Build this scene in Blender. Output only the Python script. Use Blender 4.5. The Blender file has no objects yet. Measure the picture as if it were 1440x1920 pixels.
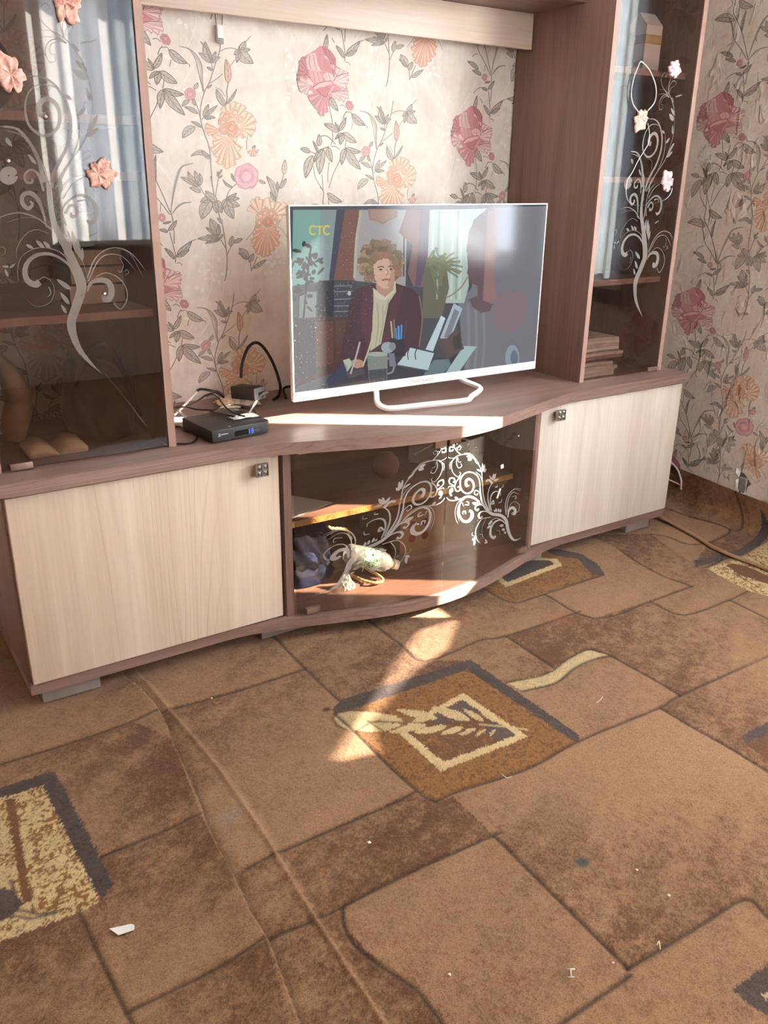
import bpy, bmesh, math, random
import numpy as np
from mathutils import Vector, Matrix

# ------------------------------------------------------------------ camera
CAM = (-0.2631, -1.8349, 1.1674); PITCH, YAW, ROLL, FPX = .3737, .5855, .0140, 1608.5
scn = bpy.context.scene; COL = scn.collection
_F = np.array([math.sin(YAW)*math.cos(PITCH), math.cos(YAW)*math.cos(PITCH), -math.sin(PITCH)])
_R0 = np.array([math.cos(YAW), -math.sin(YAW), 0.]); _U0 = np.cross(_R0, _F)
_R = math.cos(ROLL)*_R0 + math.sin(ROLL)*_U0; _U = -math.sin(ROLL)*_R0 + math.cos(ROLL)*_U0
cd = bpy.data.cameras.new('camera'); cam = bpy.data.objects.new('camera', cd); COL.objects.link(cam)
cd.sensor_fit = 'VERTICAL'; cd.sensor_height = 36.0; cd.lens = 36.0*FPX/1920.0; cd.clip_start = .02; cd.clip_end = 200
M = Matrix(((_R[0], _U[0], -_F[0], CAM[0]), (_R[1], _U[1], -_F[1], CAM[1]), (_R[2], _U[2], -_F[2], CAM[2]), (0, 0, 0, 1)))
cam.matrix_world = M; scn.camera = cam
C0 = np.array(CAM)

# ------------------------------------------------------------------ light
SUN_H = (-.83, .557); SUN_EL = math.radians(27.0)
w = bpy.data.worlds.new('world'); scn.world = w; w.use_nodes = True
bgn = w.node_tree.nodes['Background']; bgn.inputs[0].default_value = (.86, .92, 1.0, 1); bgn.inputs[1].default_value = 14.0
sd = bpy.data.lights.new('sun', 'SUN'); sd.energy = 40.0; sd.angle = math.radians(.5); sd.color = (1.0, .92, .78)
sun = bpy.data.objects.new('sun', sd); COL.objects.link(sun)
sdir = Vector((SUN_H[0]*math.cos(SUN_EL), SUN_H[1]*math.cos(SUN_EL), -math.sin(SUN_EL)))
sun.rotation_euler = sdir.to_track_quat('-Z', 'Y').to_euler(); sun.location = (6, -4, 4)
scn.view_settings.view_transform = 'Standard'; scn.view_settings.look = 'None'
scn.view_settings.gamma = 1.0; scn.view_settings.use_curve_mapping = False
scn.view_settings.exposure = 1.15
scn.cycles.use_denoising = True
scn.cycles.max_bounces = 10; scn.cycles.diffuse_bounces = 5; scn.cycles.glossy_bounces = 4
scn.cycles.transparent_max_bounces = 16; scn.cycles.sample_clamp_indirect = 6.0
scn.cycles.caustics_reflective = False; scn.cycles.caustics_refractive = False

# ------------------------------------------------------------------ photogrammetry helpers: a pixel of the photo -> a point on a known plane
def ray(u, v): return _F + _R*((u-720)/FPX) + _U*((960-v)/FPX)
def on(u, v, ax, val):
    d = ray(u, v); t = (val-C0[ax])/d[ax]; return C0 + t*d
def zm(ox, oy, s): return lambda x, y: (ox+x/s, oy+y/s)

# ------------------------------------------------------------------ mesh helpers
def lin(c): return tuple(((x/255.)/12.92 if x/255. <= .04045 else ((x/255.+.055)/1.055)**2.4) for x in c[:3])
def link(o, parent=None):
    COL.objects.link(o)
    if parent is not None:
        o.parent = parent; o.matrix_parent_inverse = Matrix.Translation(-Vector(parent.location))
    return o
def tag(o, label=None, cat=None, group=None, kind=None):
    if label: o['label'] = label
    if cat: o['category'] = cat
    if group: o['group'] = group
    if kind: o['kind'] = kind
    return o
def thing(name, loc, label, cat, group=None, kind=None):
    e = bpy.data.objects.new(name, None); e.empty_display_size = .05; e.location = loc; COL.objects.link(e)
    return tag(e, label, cat, group, kind)
def mesh(name, V, F, mat, parent=None, smooth=False, cols=None):
    me = bpy.data.meshes.new(name); me.from_pydata([tuple(float(c) for c in v) for v in V], [], F); me.validate(); me.update()
    if mat: me.materials.append(mat)
    if smooth: me.polygons.foreach_set('use_smooth', [True]*len(me.polygons))
    o = bpy.data.objects.new(name, me); return link(o, parent)
def bmobj(name, bm, mat, parent=None, smooth=False, angle=None):
    bmesh.ops.recalc_face_normals(bm, faces=bm.faces)
    me = bpy.data.meshes.new(name); bm.to_mesh(me); bm.free()
    if mat: me.materials.append(mat)
    if smooth:
        me.polygons.foreach_set('use_smooth', [True]*len(me.polygons))
        if angle: me.set_sharp_from_angle(angle=math.radians(angle))
    o = bpy.data.objects.new(name, me); return link(o, parent)
def bevel_all(bm, r, seg=2):
    if r > 0: bmesh.ops.bevel(bm, geom=list(bm.edges), offset=r, segments=seg, affect='EDGES', profile=.6)
def box(name, x0, x1, y0, y1, z0, z1, mat, parent=None, bev=.0012, M4=None):
    bm = bmesh.new()
    vs = [bm.verts.new((x, y, z)) for x in (x0, x1) for y in (y0, y1) for z in (z0, z1)]
    for f in ((0,1,3,2),(4,6,7,5),(0,4,5,1),(2,3,7,6),(0,2,6,4),(1,5,7,3)): bm.faces.new([vs[i] for i in f])
    bevel_all(bm, bev)
    if M4 is not None: bm.transform(M4)
    return bmobj(name, bm, mat, parent, True, 40)
def prism(name, pts, z0, z1, mat, parent=None, bev=.0015, M4=None, seg=2):
    bm = bmesh.new()
    a = [bm.verts.new((p[0], p[1], z0)) for p in pts]; b = [bm.verts.new((p[0], p[1], z1)) for p in pts]
    n = len(pts); bot = bm.faces.new(a[::-1]); top = bm.faces.new(b)
    for i in range(n): bm.faces.new((a[i], a[(i+1) % n], b[(i+1) % n], b[i]))
    if bev > 0:
        es = [e for e in bm.edges if e in set(bot.edges) | set(top.edges)]
        bmesh.ops.bevel(bm, geom=es, offset=bev, segments=seg, affect='EDGES', profile=.6)
    if M4 is not None: bm.transform(M4)
    return bmobj(name, bm, mat, parent, True, 40)
def catmull(P, n=6, closed=False):
    P = [np.array(p, float) for p in P]; out = []
    m = len(P)
    for i in range(m if closed else m-1):
        if closed: p0, p1, p2, p3 = P[(i-1) % m], P[i], P[(i+1) % m], P[(i+2) % m]
        else:
            p1, p2 = P[i], P[i+1]; p0 = P[i-1] if i > 0 else 2*p1-p2; p3 = P[i+2] if i+2 < m else 2*p2-p1
        for k in range(n):
            t = k/n; out.append(.5*((2*p1)+(-p0+p2)*t+(2*p0-5*p1+4*p2-p3)*t*t+(-p0+3*p1-3*p2+p3)*t**3))
    if not closed: out.append(P[-1])
    return out
def tube(name, P, r, mat, parent=None, seg=8, sm=6, closed=False, bm_only=False):
    P = catmull(P, sm, closed) if sm > 1 else [np.array(p, float) for p in P]
    n = len(P); V = []; F = []
    rr = r if callable(r) else (lambda t: r)
    up = np.array([0, 0, 1.])
    for i, p in enumerate(P):
        if closed: t = P[(i+1) % n]-P[i-1]
        else: t = P[min(i+1, n-1)]-P[max(i-1, 0)]
        t = t/(np.linalg.norm(t)+1e-12)
        a = np.cross(t, up)
        if np.linalg.norm(a) < .05: a = np.cross(t, np.array([0, 1., 0]))
        a /= np.linalg.norm(a); b = np.cross(a, t)
        R = rr(i/max(n-1, 1))
        for k in range(seg):
            q = 2*math.pi*k/seg; V.append(p+R*(math.cos(q)*a+math.sin(q)*b))
    for i in range(n if closed else n-1):
        for k in range(seg):
            F.append((i*seg+k, i*seg+(k+1) % seg, ((i+1) % n)*seg+(k+1) % seg, ((i+1) % n)*seg+k))
    if not closed:
        F.append(tuple(range(seg))[::-1]); F.append(tuple((n-1)*seg+k for k in range(seg)))
    return mesh(name, V, F, mat, parent, True)
def lathe(name, prof, mat, parent=None, seg=24, M4=None):
    V = []; F = []
    for r, z in prof:
        for k in range(seg):
            a = 2*math.pi*k/seg; V.append(Vector((r*math.cos(a), r*math.sin(a), z)))
    n = len(prof)
    for i in range(n-1):
        for k in range(seg): F.append((i*seg+k, i*seg+(k+1) % seg, (i+1)*seg+(k+1) % seg, (i+1)*seg+k))
    if prof[0][0] > 1e-6: F.append(tuple(range(seg))[::-1])
    if prof[-1][0] > 1e-6: F.append(tuple((n-1)*seg+k for k in range(seg)))
    if M4 is not None: V = [M4 @ v for v in V]
    o = mesh(name, V, F, mat, parent, True); o.data.set_sharp_from_angle(angle=math.radians(40)); return o

# ------------------------------------------------------------------ materials
class N:
    def __init__(s, name):
        s.m = bpy.data.materials.new(name); s.m.use_nodes = True; s.t = s.m.node_tree; s.t.nodes.clear()
        s.out = s.n('ShaderNodeOutputMaterial')
    def n(s, typ, **kw):
        x = s.t.nodes.new(typ)
        for k, v in kw.items():
            if k.startswith('i_'):
                key = k[2:]; x.inputs[int(key) if key.isdigit() else key.replace('_', ' ')].default_value = v
            else: setattr(x, k, v)
        return x
    def l(s, a, b): s.t.links.new(a, b)
    def coord(s, scale=(1, 1, 1), kind='Object'):
        tc = s.n('ShaderNodeTexCoord'); mp = s.n('ShaderNodeMapping'); mp.inputs['Scale'].default_value = scale
        s.l(tc.outputs[kind], mp.inputs[0]); return mp.outputs[0]
    def noise(s, vec, scale, detail=3, rough=.55, dist=0):
        x = s.n('ShaderNodeTexNoise'); x.inputs['Scale'].default_value = scale; x.inputs['Detail'].default_value = detail
        x.inputs['Roughness'].default_value = rough; x.inputs['Distortion'].default_value = dist
        if vec is not None: s.l(vec, x.inputs['Vector'])
        return x.outputs['Fac']
    def ramp(s, fac, stops):
        x = s.n('ShaderNodeValToRGB'); e = x.color_ramp.elements
        while len(e) < len(stops): e.new(.5)
        for i, (p, c) in enumerate(stops): e[i].position = p; e[i].color = (*c, 1) if len(c) == 3 else c
        s.l(fac, x.inputs[0]); return x.outputs[0]
    def mix(s, fac, a, b, mode='MIX'):
        x = s.n('ShaderNodeMix', data_type='RGBA', blend_type=mode)
        for sock, v in ((x.inputs[0], fac), (x.inputs[6], a), (x.inputs[7], b)):
            if hasattr(v, 'links') or hasattr(v, 'is_linked'): s.l(v, sock)
            else: sock.default_value = v if isinstance(v, (int, float)) else ((*v, 1) if len(v) == 3 else v)
        return x.outputs[2]
    def math(s, op, a, b=0.):
        x = s.n('ShaderNodeMath', operation=op)
        for sock, v in ((x.inputs[0], a), (x.inputs[1], b)):
            if hasattr(v, 'is_linked'): s.l(v, sock)
            else: sock.default_value = v
        return x.outputs[0]
    def bump(s, h, strength=.3, dist=.002):
        x = s.n('ShaderNodeBump'); x.inputs['Strength'].default_value = strength; x.inputs['Distance'].default_value = dist
        s.l(h, x.inputs['Height']); return x.outputs[0]
    def pbsdf(s, col, rough=.5, spec=.5, metal=0., normal=None):
        p = s.n('ShaderNodeBsdfPrincipled')
        for k, v in (('Base Color', col), ('Roughness', rough), ('Metallic', metal), ('Specular IOR Level', spec)):
            if hasattr(v, 'is_linked'): s.l(v, p.inputs[k])
            else: p.inputs[k].default_value = v if isinstance(v, (int, float)) else ((*v, 1) if len(v) == 3 else v)
        if normal is not None: s.l(normal, p.inputs['Normal'])
        s.l(p.outputs[0], s.out.inputs[0]); return p
def plain(name, rgb, rough=.5, spec=.5, metal=0., vary=.06, scale=30, bump=0.):
    k = N(name); v = k.coord()
    nz = k.noise(v, scale, 3)
    c = lin(rgb); lo = tuple(x*(1-vary*2) for x in c); hi = tuple(min(1, x*(1+vary*2)) for x in c)
    nm = k.bump(k.noise(v, scale*6, 2), bump, .001) if bump else None
    k.pbsdf(k.ramp(nz, [(.3, lo), (.7, hi)]), rough, spec, metal, nm); return k.m
def wood(name, axis, c_lo, c_mid, c_hi, rough=.42, fine=1.0, spec=.4, lines=.5, seed=0.):
    k = N(name)
    st = {'x': (1.2, 22, 22), 'y': (22, 1.2, 22), 'z': (22, 22, 1.2)}[axis]
    sf = {'x': (3, 160, 160), 'y': (160, 3, 160), 'z': (160, 160, 3)}[axis]
    sw = {'x': (.28, 5, 5), 'y': (5, .28, 5), 'z': (5, 5, .28)}[axis]
    def crd(s):
        tc = k.n('ShaderNodeTexCoord'); mp = k.n('ShaderNodeMapping'); mp.inputs['Scale'].default_value = s
        mp.inputs['Location'].default_value = (seed, seed*1.7, seed*.6); k.l(tc.outputs['Object'], mp.inputs[0]); return mp.outputs[0]
    broad = k.noise(crd(sw), 1.3, 3, .5, .3)
    mid = k.noise(crd(st), 1.0, 5, .62, .6)
    fin = k.noise(crd(sf), 1.0, 4, .6)
    f = k.math('ADD', k.math('MULTIPLY', broad, .40), k.math('ADD', k.math('MULTIPLY', mid, .38), k.math('MULTIPLY', fin, .22*fine)))
    base = k.ramp(f, [(.36, lin(c_lo)), (.50, lin(c_mid)), (.64, lin(c_hi))])
    # growth lines: bands of a slow noise field stretched along the grain
    lf = k.noise(crd(tuple(a*.9 for a in sw)), 1.0, 2, .45, .5)
    fr = k.math('FRACT', k.math('MULTIPLY', lf, 26.0))
    ln = k.ramp(fr, [(.0, (1, 1, 1)), (.13, (0, 0, 0)), (.87, (0, 0, 0)), (1., (1, 1, 1))])
    msk = k.math('MULTIPLY', k.ramp(k.noise(crd(tuple(a*.5 for a in sw)), 1.7, 2), [(.45, (0, 0, 0)), (.62, (1, 1, 1))]), lines)
    col = k.mix(k.math('MULTIPLY', ln, msk), base, tuple(x*.62 for x in lin(c_lo)))
    rg = k.n('ShaderNodeMapRange'); rg.inputs[3].default_value = rough-.05; rg.inputs[4].default_value = rough+.07; k.l(fin, rg.inputs[0])
    k.pbsdf(col, rg.outputs[0], spec, 0., k.bump(fin, .12, .0006)); return k.m
DK = ((112, 86, 76), (138, 109, 97), (160, 130, 117))
wd_x = wood('dark_ash_horizontal', 'x', *DK, rough=.36); wd_y = wood('dark_ash_depth', 'y', *DK, rough=.4); wd_z = wood('dark_ash_vertical', 'z', *DK, rough=.4)
LT = ((196, 172, 150), (212, 190, 168), (226, 206, 186))
wl_z = wood('pale_ash_vertical', 'z', *LT, rough=.36, lines=.38); wl_z2 = wood('pale_ash_vertical_grey', 'z', (196, 180, 162), (212, 198, 182), (226, 214, 200), rough=.34, lines=.3, seed=3.1)
wl_x = wood('pale_ash_horizontal', 'x', *LT, rough=.4, lines=.35)
wpink = wood('pink_beige_edge', 'z', (150, 116, 102), (166, 131, 116), (182, 148, 132), rough=.42, lines=.1)
def chip():
    k = N('raw_chipboard_edge'); v = k.coord((1, 1, 1))
    a = k.noise(v, 260, 3); b = k.n('ShaderNodeTexVoronoi'); b.inputs['Scale'].default_value = 170; k.l(v, b.inputs['Vector'])
    c = k.ramp(a, [(.3, lin((120, 84, 44))), (.5, lin((176, 134, 82))), (.7, lin((205, 165, 110)))])
    k.pbsdf(k.mix(k.math('LESS_THAN', b.outputs[0], .16), c, lin((92, 60, 34))), .8, .2, 0., k.bump(a, .5, .001)); return k.m
chipm = chip()
met = plain('brushed_grey_metal', (168, 160, 152), .35, .5, .85, .05, 60)
chrome = plain('chrome', (225, 225, 225), .12, .5, 1., .02)
whiteplastic = plain('white_gloss_plastic', (238, 236, 232), .25, .5, 0, .01)
blackplastic = plain('black_plastic', (26, 24, 24), .45, .5, 0, .1, 80, .15)
blackcable = plain('black_cable_rubber', (24, 19, 18), .5, .4, 0, .1)
greycable = plain('grey_cable', (150, 146, 142), .45, .4, 0, .08)
whitecable = plain('white_cable', (226, 222, 214), .45, .4, 0, .04)
beigecable = plain('beige_cable', (158, 122, 90), .55, .4, 0, .06)
paper = plain('white_paper', (232, 228, 222), .8, .2, 0, .03, 20, .1)
paper2 = plain('cream_paper', (224, 206, 178), .8, .2, 0, .05, 25, .2)
plaster = plain('white_plaster', (214, 208, 200), .85, .2, 0, .03, 6, .2)
footm = plain('grey_plastic_foot', (138, 126, 118), .55, .4, 0, .05)
clipm = plain('glass_door_hinge_plate', (176, 150, 136), .3, .5, .75, .04)
def glass(name, tint, alpha_dust=.0):
    k = N(name)
    tr = k.n('ShaderNodeBsdfTransparent'); tr.inputs[0].default_value = (*tint, 1)
    gl = k.n('ShaderNodeBsdfGlossy'); gl.inputs['Roughness'].default_value = .012; gl.inputs[0].default_value = (1, 1, 1, 1)
    fr = k.n('ShaderNodeFresnel'); ge = k.n('ShaderNodeNewGeometry'); io = k.n('ShaderNodeMapRange'); io.inputs[3].default_value = 1.54; io.inputs[4].default_value = 1/1.54
    k.l(ge.outputs['Backfacing'], io.inputs[0]); k.l(io.outputs[0], fr.inputs[0])
    mx = k.n('ShaderNodeMixShader'); k.l(fr.outputs[0], mx.inputs[0]); k.l(tr.outputs[0], mx.inputs[1]); k.l(gl.outputs[0], mx.inputs[2])
    v = k.coord((1, 1, 1)); sp = k.noise(v, 260, 2, .7); bl = k.noise(v, 7, 3)
    d = k.math('MULTIPLY', k.ramp(sp, [(.66, (0, 0, 0)), (.75, (1, 1, 1))]), k.ramp(bl, [(.45, (0, 0, 0)), (.7, (1, 1, 1))]))
    d = k.math('ADD', k.math('MULTIPLY', d, alpha_dust), k.math('MULTIPLY', bl, alpha_dust*.05))
    df = k.n('ShaderNodeBsdfDiffuse'); df.inputs[0].default_value = (.7, .66, .6, 1)
    m2 = k.n('ShaderNodeMixShader'); k.l(d, m2.inputs[0]); k.l(mx.outputs[0], m2.inputs[1]); k.l(df.outputs[0], m2.inputs[2])
    k.l(m2.outputs[0], k.out.inputs[0]); return k.m
g_tower = glass('brown_tinted_glass', (.74, .665, .625), .10)
g_low = glass('light_brown_tinted_glass', (.83, .775, .73), .34)
g_win = glass('clear_window_glass', (.97, .98, .99), .0)
def etch(name, rgb, a):
    k = N(name); tr = k.n('ShaderNodeBsdfTransparent'); df = k.n('ShaderNodeBsdfDiffuse'); df.inputs[0].default_value = (*lin(rgb), 1)
    v = k.coord(); nz = k.noise(v, 18, 2); rr = k.n('ShaderNodeMapRange'); rr.inputs[3].default_value = a-.08; rr.inputs[4].default_value = a+.08; k.l(nz, rr.inputs[0])
    mx = k.n('ShaderNodeMixShader'); k.l(rr.outputs[0], mx.inputs[0]); k.l(tr.outputs[0], mx.inputs[1]); k.l(df.outputs[0], mx.inputs[2])
    k.l(mx.outputs[0], k.out.inputs[0]); return k.m
etch_t = etch('frosted_etching_on_tower_glass', (176, 166, 158), .5)
etch_l = etch('frosted_etching_on_low_glass', (206, 200, 194), .5)

# ------------------------------------------------------------------ room measures (metres; carpet top z = 0)
D = .4664; R = 2.4438; XL, XF, ZC = -1.75, -3.3, 2.5   # back wall y, right wall x, left wall x, front wall y, ceiling
X1, X2, X3 = .6377, 1.5166, 2.1597; ZB, ZT, ZTOP = .0725, .528, .563
YT = .065; TXL, TXR, TXO = .4022, 1.7327, 2.1158

# ------------------------------------------------------------------ flat print drawing (2D polygons with a colour and a layer)
class Draw:
    def __init__(s): s.P = []; s.rnd = random.Random(1); s.j = None
    def poly(s, pts, col, lay=0, a=1.):
        s.P.append(([(float(p[0]), float(p[1])) for p in pts], (*lin(col), a), lay+(s.rnd.random()*.9 if s.j is None else s.j)))
    def strip(s, pts, wid, col, lay=1, a=1., n=5):
        c = catmull(pts, n) if n > 1 and len(pts) > 2 else [np.array(p, float) for p in pts]
        m = len(c); wf = wid if callable(wid) else (lambda t: wid)
        L = []; Rr = []
        for i, p in enumerate(c):
            t = c[min(i+1, m-1)]-c[max(i-1, 0)]; t = t/(np.linalg.norm(t)+1e-12); q = np.array([-t[1], t[0]])*wf(i/(m-1))*.5
            L.append(p+q); Rr.append(p-q)
        s.j = s.rnd.random()*.9
        for i in range(m-1): s.poly([L[i], L[i+1], Rr[i+1], Rr[i]], col, lay, a)
        s.j = None
    def blob(s, c, rx, ry, col, lay=1, a=1., n=16, ang=0., wob=0., seed=0):
        rnd = random.Random(seed); pts = []
        for k in range(n):
            t = 2*math.pi*k/n; f = 1+wob*(rnd.random()*2-1); x, y = rx*f*math.cos(t), ry*f*math.sin(t)
            pts.append((c[0]+x*math.cos(ang)-y*math.sin(ang), c[1]+x*math.sin(ang)+y*math.cos(ang)))
        s.poly(pts, col, lay, a)
def leafpts(b, t, wd, bend=0., n=9):
    b = np.array(b, float); t = np.array(t, float); d = t-b; L = np.linalg.norm(d); d /= L; q = np.array([-d[1], d[0]])
    mid = []; up = []; dn = []
    for i in range(n+1):
        s = i/n; p = b+d*L*s+q*bend*L*math.sin(math.pi*s); h = wd*.5*math.sin(math.pi*s**.8)**.8 if 0 < s < 1 else 0.
        mid.append(p); up.append(p+q*h); dn.append(p-q*h)
    return mid, up, dn
LEAF, LEAFD, LINE = (176, 165, 148), (134, 122, 104), (96, 82, 68)
def leaf(dr, b, t, wd, bend=0., px=1., lay=2, fill=LEAF, line=LINE, a=.85):
    mid, up, dn = leafpts(b, t, wd, bend); n = len(mid)
    dr.poly(up+dn[::-1][1:-1], fill, lay, a)
    dr.poly(mid+dn[::-1][1:-1], LEAFD if fill is LEAF else tuple(int(c*.86) for c in fill), lay+1, a*.6)
    w1 = px*1.25
    dr.strip(up, w1, line, lay+2, .95, 1); dr.strip(dn, w1*1.3, line, lay+2, .95, 1); dr.strip(mid, w1, line, lay+2, .9, 1)
    if np.linalg.norm(np.array(t)-np.array(b)) > 14*px:
        for s in (2, 4, 6):
            for sd in (up, dn):
                e = sd[min(s+2, n-1)]*.78+mid[min(s+2, n-1)]*.22; dr.strip([mid[s], e], px*.8, line, lay+2, .8, 1)
def petal(dr, b, t, wd, col, px, lay, streaks=3, dark=.72, ruff=.0):
    b = np.array(b, float); t = np.array(t, float); d = t-b; L = np.linalg.norm(d); d /= L; q = np.array([-d[1], d[0]])
    pts = [b]
    for k in range(7):
        s = k/6; h = wd*(.5-s); r = L*(.93+.07*math.sin(math.pi*s)+(ruff if k % 2 else 0)); pts.append(b+d*r+q*h)
    dr.poly(pts, col, lay, 1.)
    dk = tuple(int(c*dark) for c in col); lt = tuple(min(255, int(c*1.12+8)) for c in col)
    for k in range(streaks):
        s = (k+.5)/streaks; e = b+d*L*.95+q*wd*(.5-s)*.92; m = b+d*L*.45+q*wd*(.5-s)*.35
        dr.strip([b+d*L*.1, m, e], lambda t, w=wd/streaks*.42: max(px*.5, w*t), dk if k % 2 == 0 else lt, lay+1, .85, 4)
    dr.strip([pts[i] for i in range(1, 8)], px*1.0, tuple(int(c*.6) for c in col), lay+1, .8, 1)
def fan(dr, b, tips, col, px, lay, **kw):
    tips = [np.array(t, float) for t in tips]; b = np.array(b, float)
    for i, t in enumerate(tips):
        nb = [np.linalg.norm(t-tips[j]) for j in (i-1, i+1) if 0 <= j < len(tips)]
        petal(dr, b, t, 1.08*sum(nb)/len(nb), col, px, lay+(i % 2)*2, **kw)
def rose(dr, c, r, col, px, lay, seed=0):
    rnd = random.Random(seed); c = np.array(c, float)
    dr.blob(c, r, r*1.05, tuple(int(x*.92) for x in col), lay, 1., 18, 0, .08, seed)
    for ring, (n, rad, sz, f) in enumerate(((6, .62, .46, 1.04), (5, .40, .38, .93), (4, .20, .30, 1.06))):
        a0 = rnd.random()*6.28
        for k in range(n):
            a = a0+6.283*k/n; p = c+np.array([math.cos(a), math.sin(a)])*r*rad; g = f*(.93+.14*rnd.random())
            dr.blob(p, r*sz*.62, r*sz, tuple(min(255, int(x*g)) for x in col), lay+1+ring*.9, 1., 12, a, .1, seed+k)
            arc = [p+r*sz*np.array([math.cos(a-1.3+2.6*i/5)*.72, math.sin(a-1.3+2.6*i/5)*.95]) for i in range(6)]
            dr.strip(arc, min(px*.9, r*.10), tuple(int(x*.74) for x in col), lay+1.5+ring*.9, .85, 2)

def iris_column():
    """one vertical repeat of the orange column, traced in the photo on the back wall"""
    dr = Draw(); px = 1.0
    d = zm(330, 500, 6.857); b = zm(330, 170, 8.); c = zm(330, 330, 6.857)
    def T(z, L): return [z(*p) for p in L]
    def SH(L): return [(x-10.2, y-431) for x, y in L]     # the tracing of zone d sits one repeat lower
    def lf(z, p, q, wd, bend=0., sh=False, s=6.857):
        P = T(z, [p, q]); P = SH(P) if sh else P; leaf(dr, P[0], P[1], wd/s, bend, px)
    def st(z, L, wd=1.7, sh=False):
        P = T(z, L); P = SH(P) if sh else P; dr.strip(P, wd, LINE, 1, .9)
    st(d, [(650,-10),(630,180),(580,330),(500,580),(430,720),(380,950),(400,1130),(440,1260),(490,1400),(520,1600)], 2.0, True)
    dr.strip(SH(T(d, [(110,120),(240,160),(330,260),(390,380),(400,560),(425,720)])), lambda t: .8+5.5*math.sin(math.pi*t)**1.2, LEAF, 2, .9)
    dr.strip(SH(T(d, [(110,120),(240,160),(345,250),(402,380),(410,560),(428,720)])), 1.4, LINE, 3, .95)
    dr.strip(SH(T(d, [(250,170),(318,290),(350,420),(385,560),(418,700)])), 1.2, LINE, 3, .9)
    st(d, [(630,190),(700,155),(780,145),(860,165)], 1.6, True); st(d, [(1030,-10),(960,70)], 1.5, True); st(d, [(830,290),(760,390)], 1.4, True)
    for q, wd, bd in (((1060,345),135,.1),((848,335),60,0),((815,230),60,-.1),((1025,165),60,.05),((960,55),75,.1)): lf(d, (885,165), q, wd, bd, True)
    for q, wd, bd in (((445,62),95,-.08),((362,205),75,.05),((582,188),52,0),((632,262),62,-.1),((380,60),30,.1)): lf(d, (528,335), q, wd, bd, True)
    st(d, [(540,430),(525,330)], 1.4, True); lf(d, (540,430), (463,388), 32, 0, True)
    P = SH(T(d, [(740,600),(712,288)])); leaf(dr, P[0], P[1], 82/6.857, .03, px, 4, (226,158,128), (150,88,66))
    st(d, [(740,590),(722,700),(726,790),(700,900)], 2.2, True); lf(d, (700,890), (588,672), 72, -.05, True); lf(d, (708,880), (850,672), 34, .05, True)
    st(d, [(575,650),(650,690),(700,770)], 1.2, True); st(d, [(490,605),(580,550),(672,475)], 1.6, True); lf(d, (468,662), (532,618), 26, 0, True)
    P = SH(T(d, [(250,735)])); rose(dr, P[0], 75/6.857, (214,138,138), px, 4, 3)
    for p, q, wd in (((300,670),(352,592),48),((238,812),(143,892),54),((288,800),(318,885),40),((350,985),(178,900),52)): lf(d, p, q, wd, .05, True)
    st(d, [(300,790),(350,920),(372,1020),(390,1080)], 1.6, True)
    for q, wd in (((487,868),58),((602,884),48),((575,1040),44),((520,1058),42)): lf(d, (428,1030), q, wd, 0, True)
    st(d, [(400,1070),(428,1030)], 1.5, True); lf(d, (400,1165), (262,1088), 36, .05, True); lf(d, (312,1155), (150,1302), 105, .1, True)
    lf(d, (512,1570), (393,1465), 54, 0, True); lf(d, (500,1545), (258,1535), 62, .22, True)
    # iris A
    o1, o2 = (232,166,128), (238,186,150)
    fan(dr, b(790,700), T(b, [(590,700),(555,800),(530,905),(600,990),(650,1110),(760,1170),(850,1130),(930,1030),(945,900),(910,740)]), o2, px, 4, streaks=3)
    fan(dr, b(660,590), T(b, [(440,510),(432,585),(470,645),(545,690)]), o1, px, 4, streaks=2)
    fan(dr, b(960,570), T(b, [(1060,310),(1135,350),(1190,430),(1195,560),(1150,660),(1040,695)]), o2, px, 4, streaks=2)
    fan(dr, b(840,500), T(b, [(690,330),(705,240),(780,195),(875,165),(960,190),(1035,230)]), o2, px, 5, streaks=2)
    for k, (x, y, r) in enumerate([(760,380,70),(880,330,80),(700,470,70),(960,430,60),(720,590,70),(940,620,60),(850,640,70)]):
        rose(dr, b(x, y), r/8., o2 if k % 2 else o1, px, 9, 20+k)
    rose(dr, b(830, 560), 12.5, (224,152,110), px, 12, 9)
    st(b, [(1075,690),(1060,760),(1060,880)], 1.3); lf(b, (1150,880), (1185,820), 40, 0, False, 8)
    fan(dr, b(1150,870), T(b, [(1085,940),(1130,985),(1180,985),(1225,920)]), (222,160,138), px, 4, streaks=2)
    rose(dr, b(1055, 1285), 23.5, (226,158,168), px, 4, 14)
    st(b, [(1240,1350),(1290,1360)], 1.2); lf(b, (1245,1345), (1345,1390), 42, .05, False, 8); lf(b, (830,1240), (900,1370), 30, .1, False, 8)
    st(b, [(515,1050),(528,1200),(542,1440)], 2.0); st(b, [(690,1180),(640,1280),(615,1440)], 1.6)
    lf(b, (630,1290), (625,1210), 26, 0, False, 8); lf(b, (650,1310), (692,1268), 22, 0, False, 8); lf(b, (640,1260), (690,1180), 26, 0, False, 8)
    # stems and leaves below
    st(c, [(445,0),(500,300),(560,520),(600,650),(640,900),(655,1050),(650,1230),(625,1350)], 2.1); st(c, [(550,0),(515,200),(505,300)], 1.6)
    st(c, [(300,130),(400,300)], 1.7); st(c, [(785,95),(690,180),(640,300)], 1.8)
    for q, wd, bd in (((60,10),60,0),((150,-60),70,-.1),((240,-70),60,0),((300,-40),50,.1)): lf(c, (300,130), q, wd, bd)
    lf(c, (315,208), (172,152), 62, .1); lf(c, (730,150), (600,45), 30, -.1)
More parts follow.
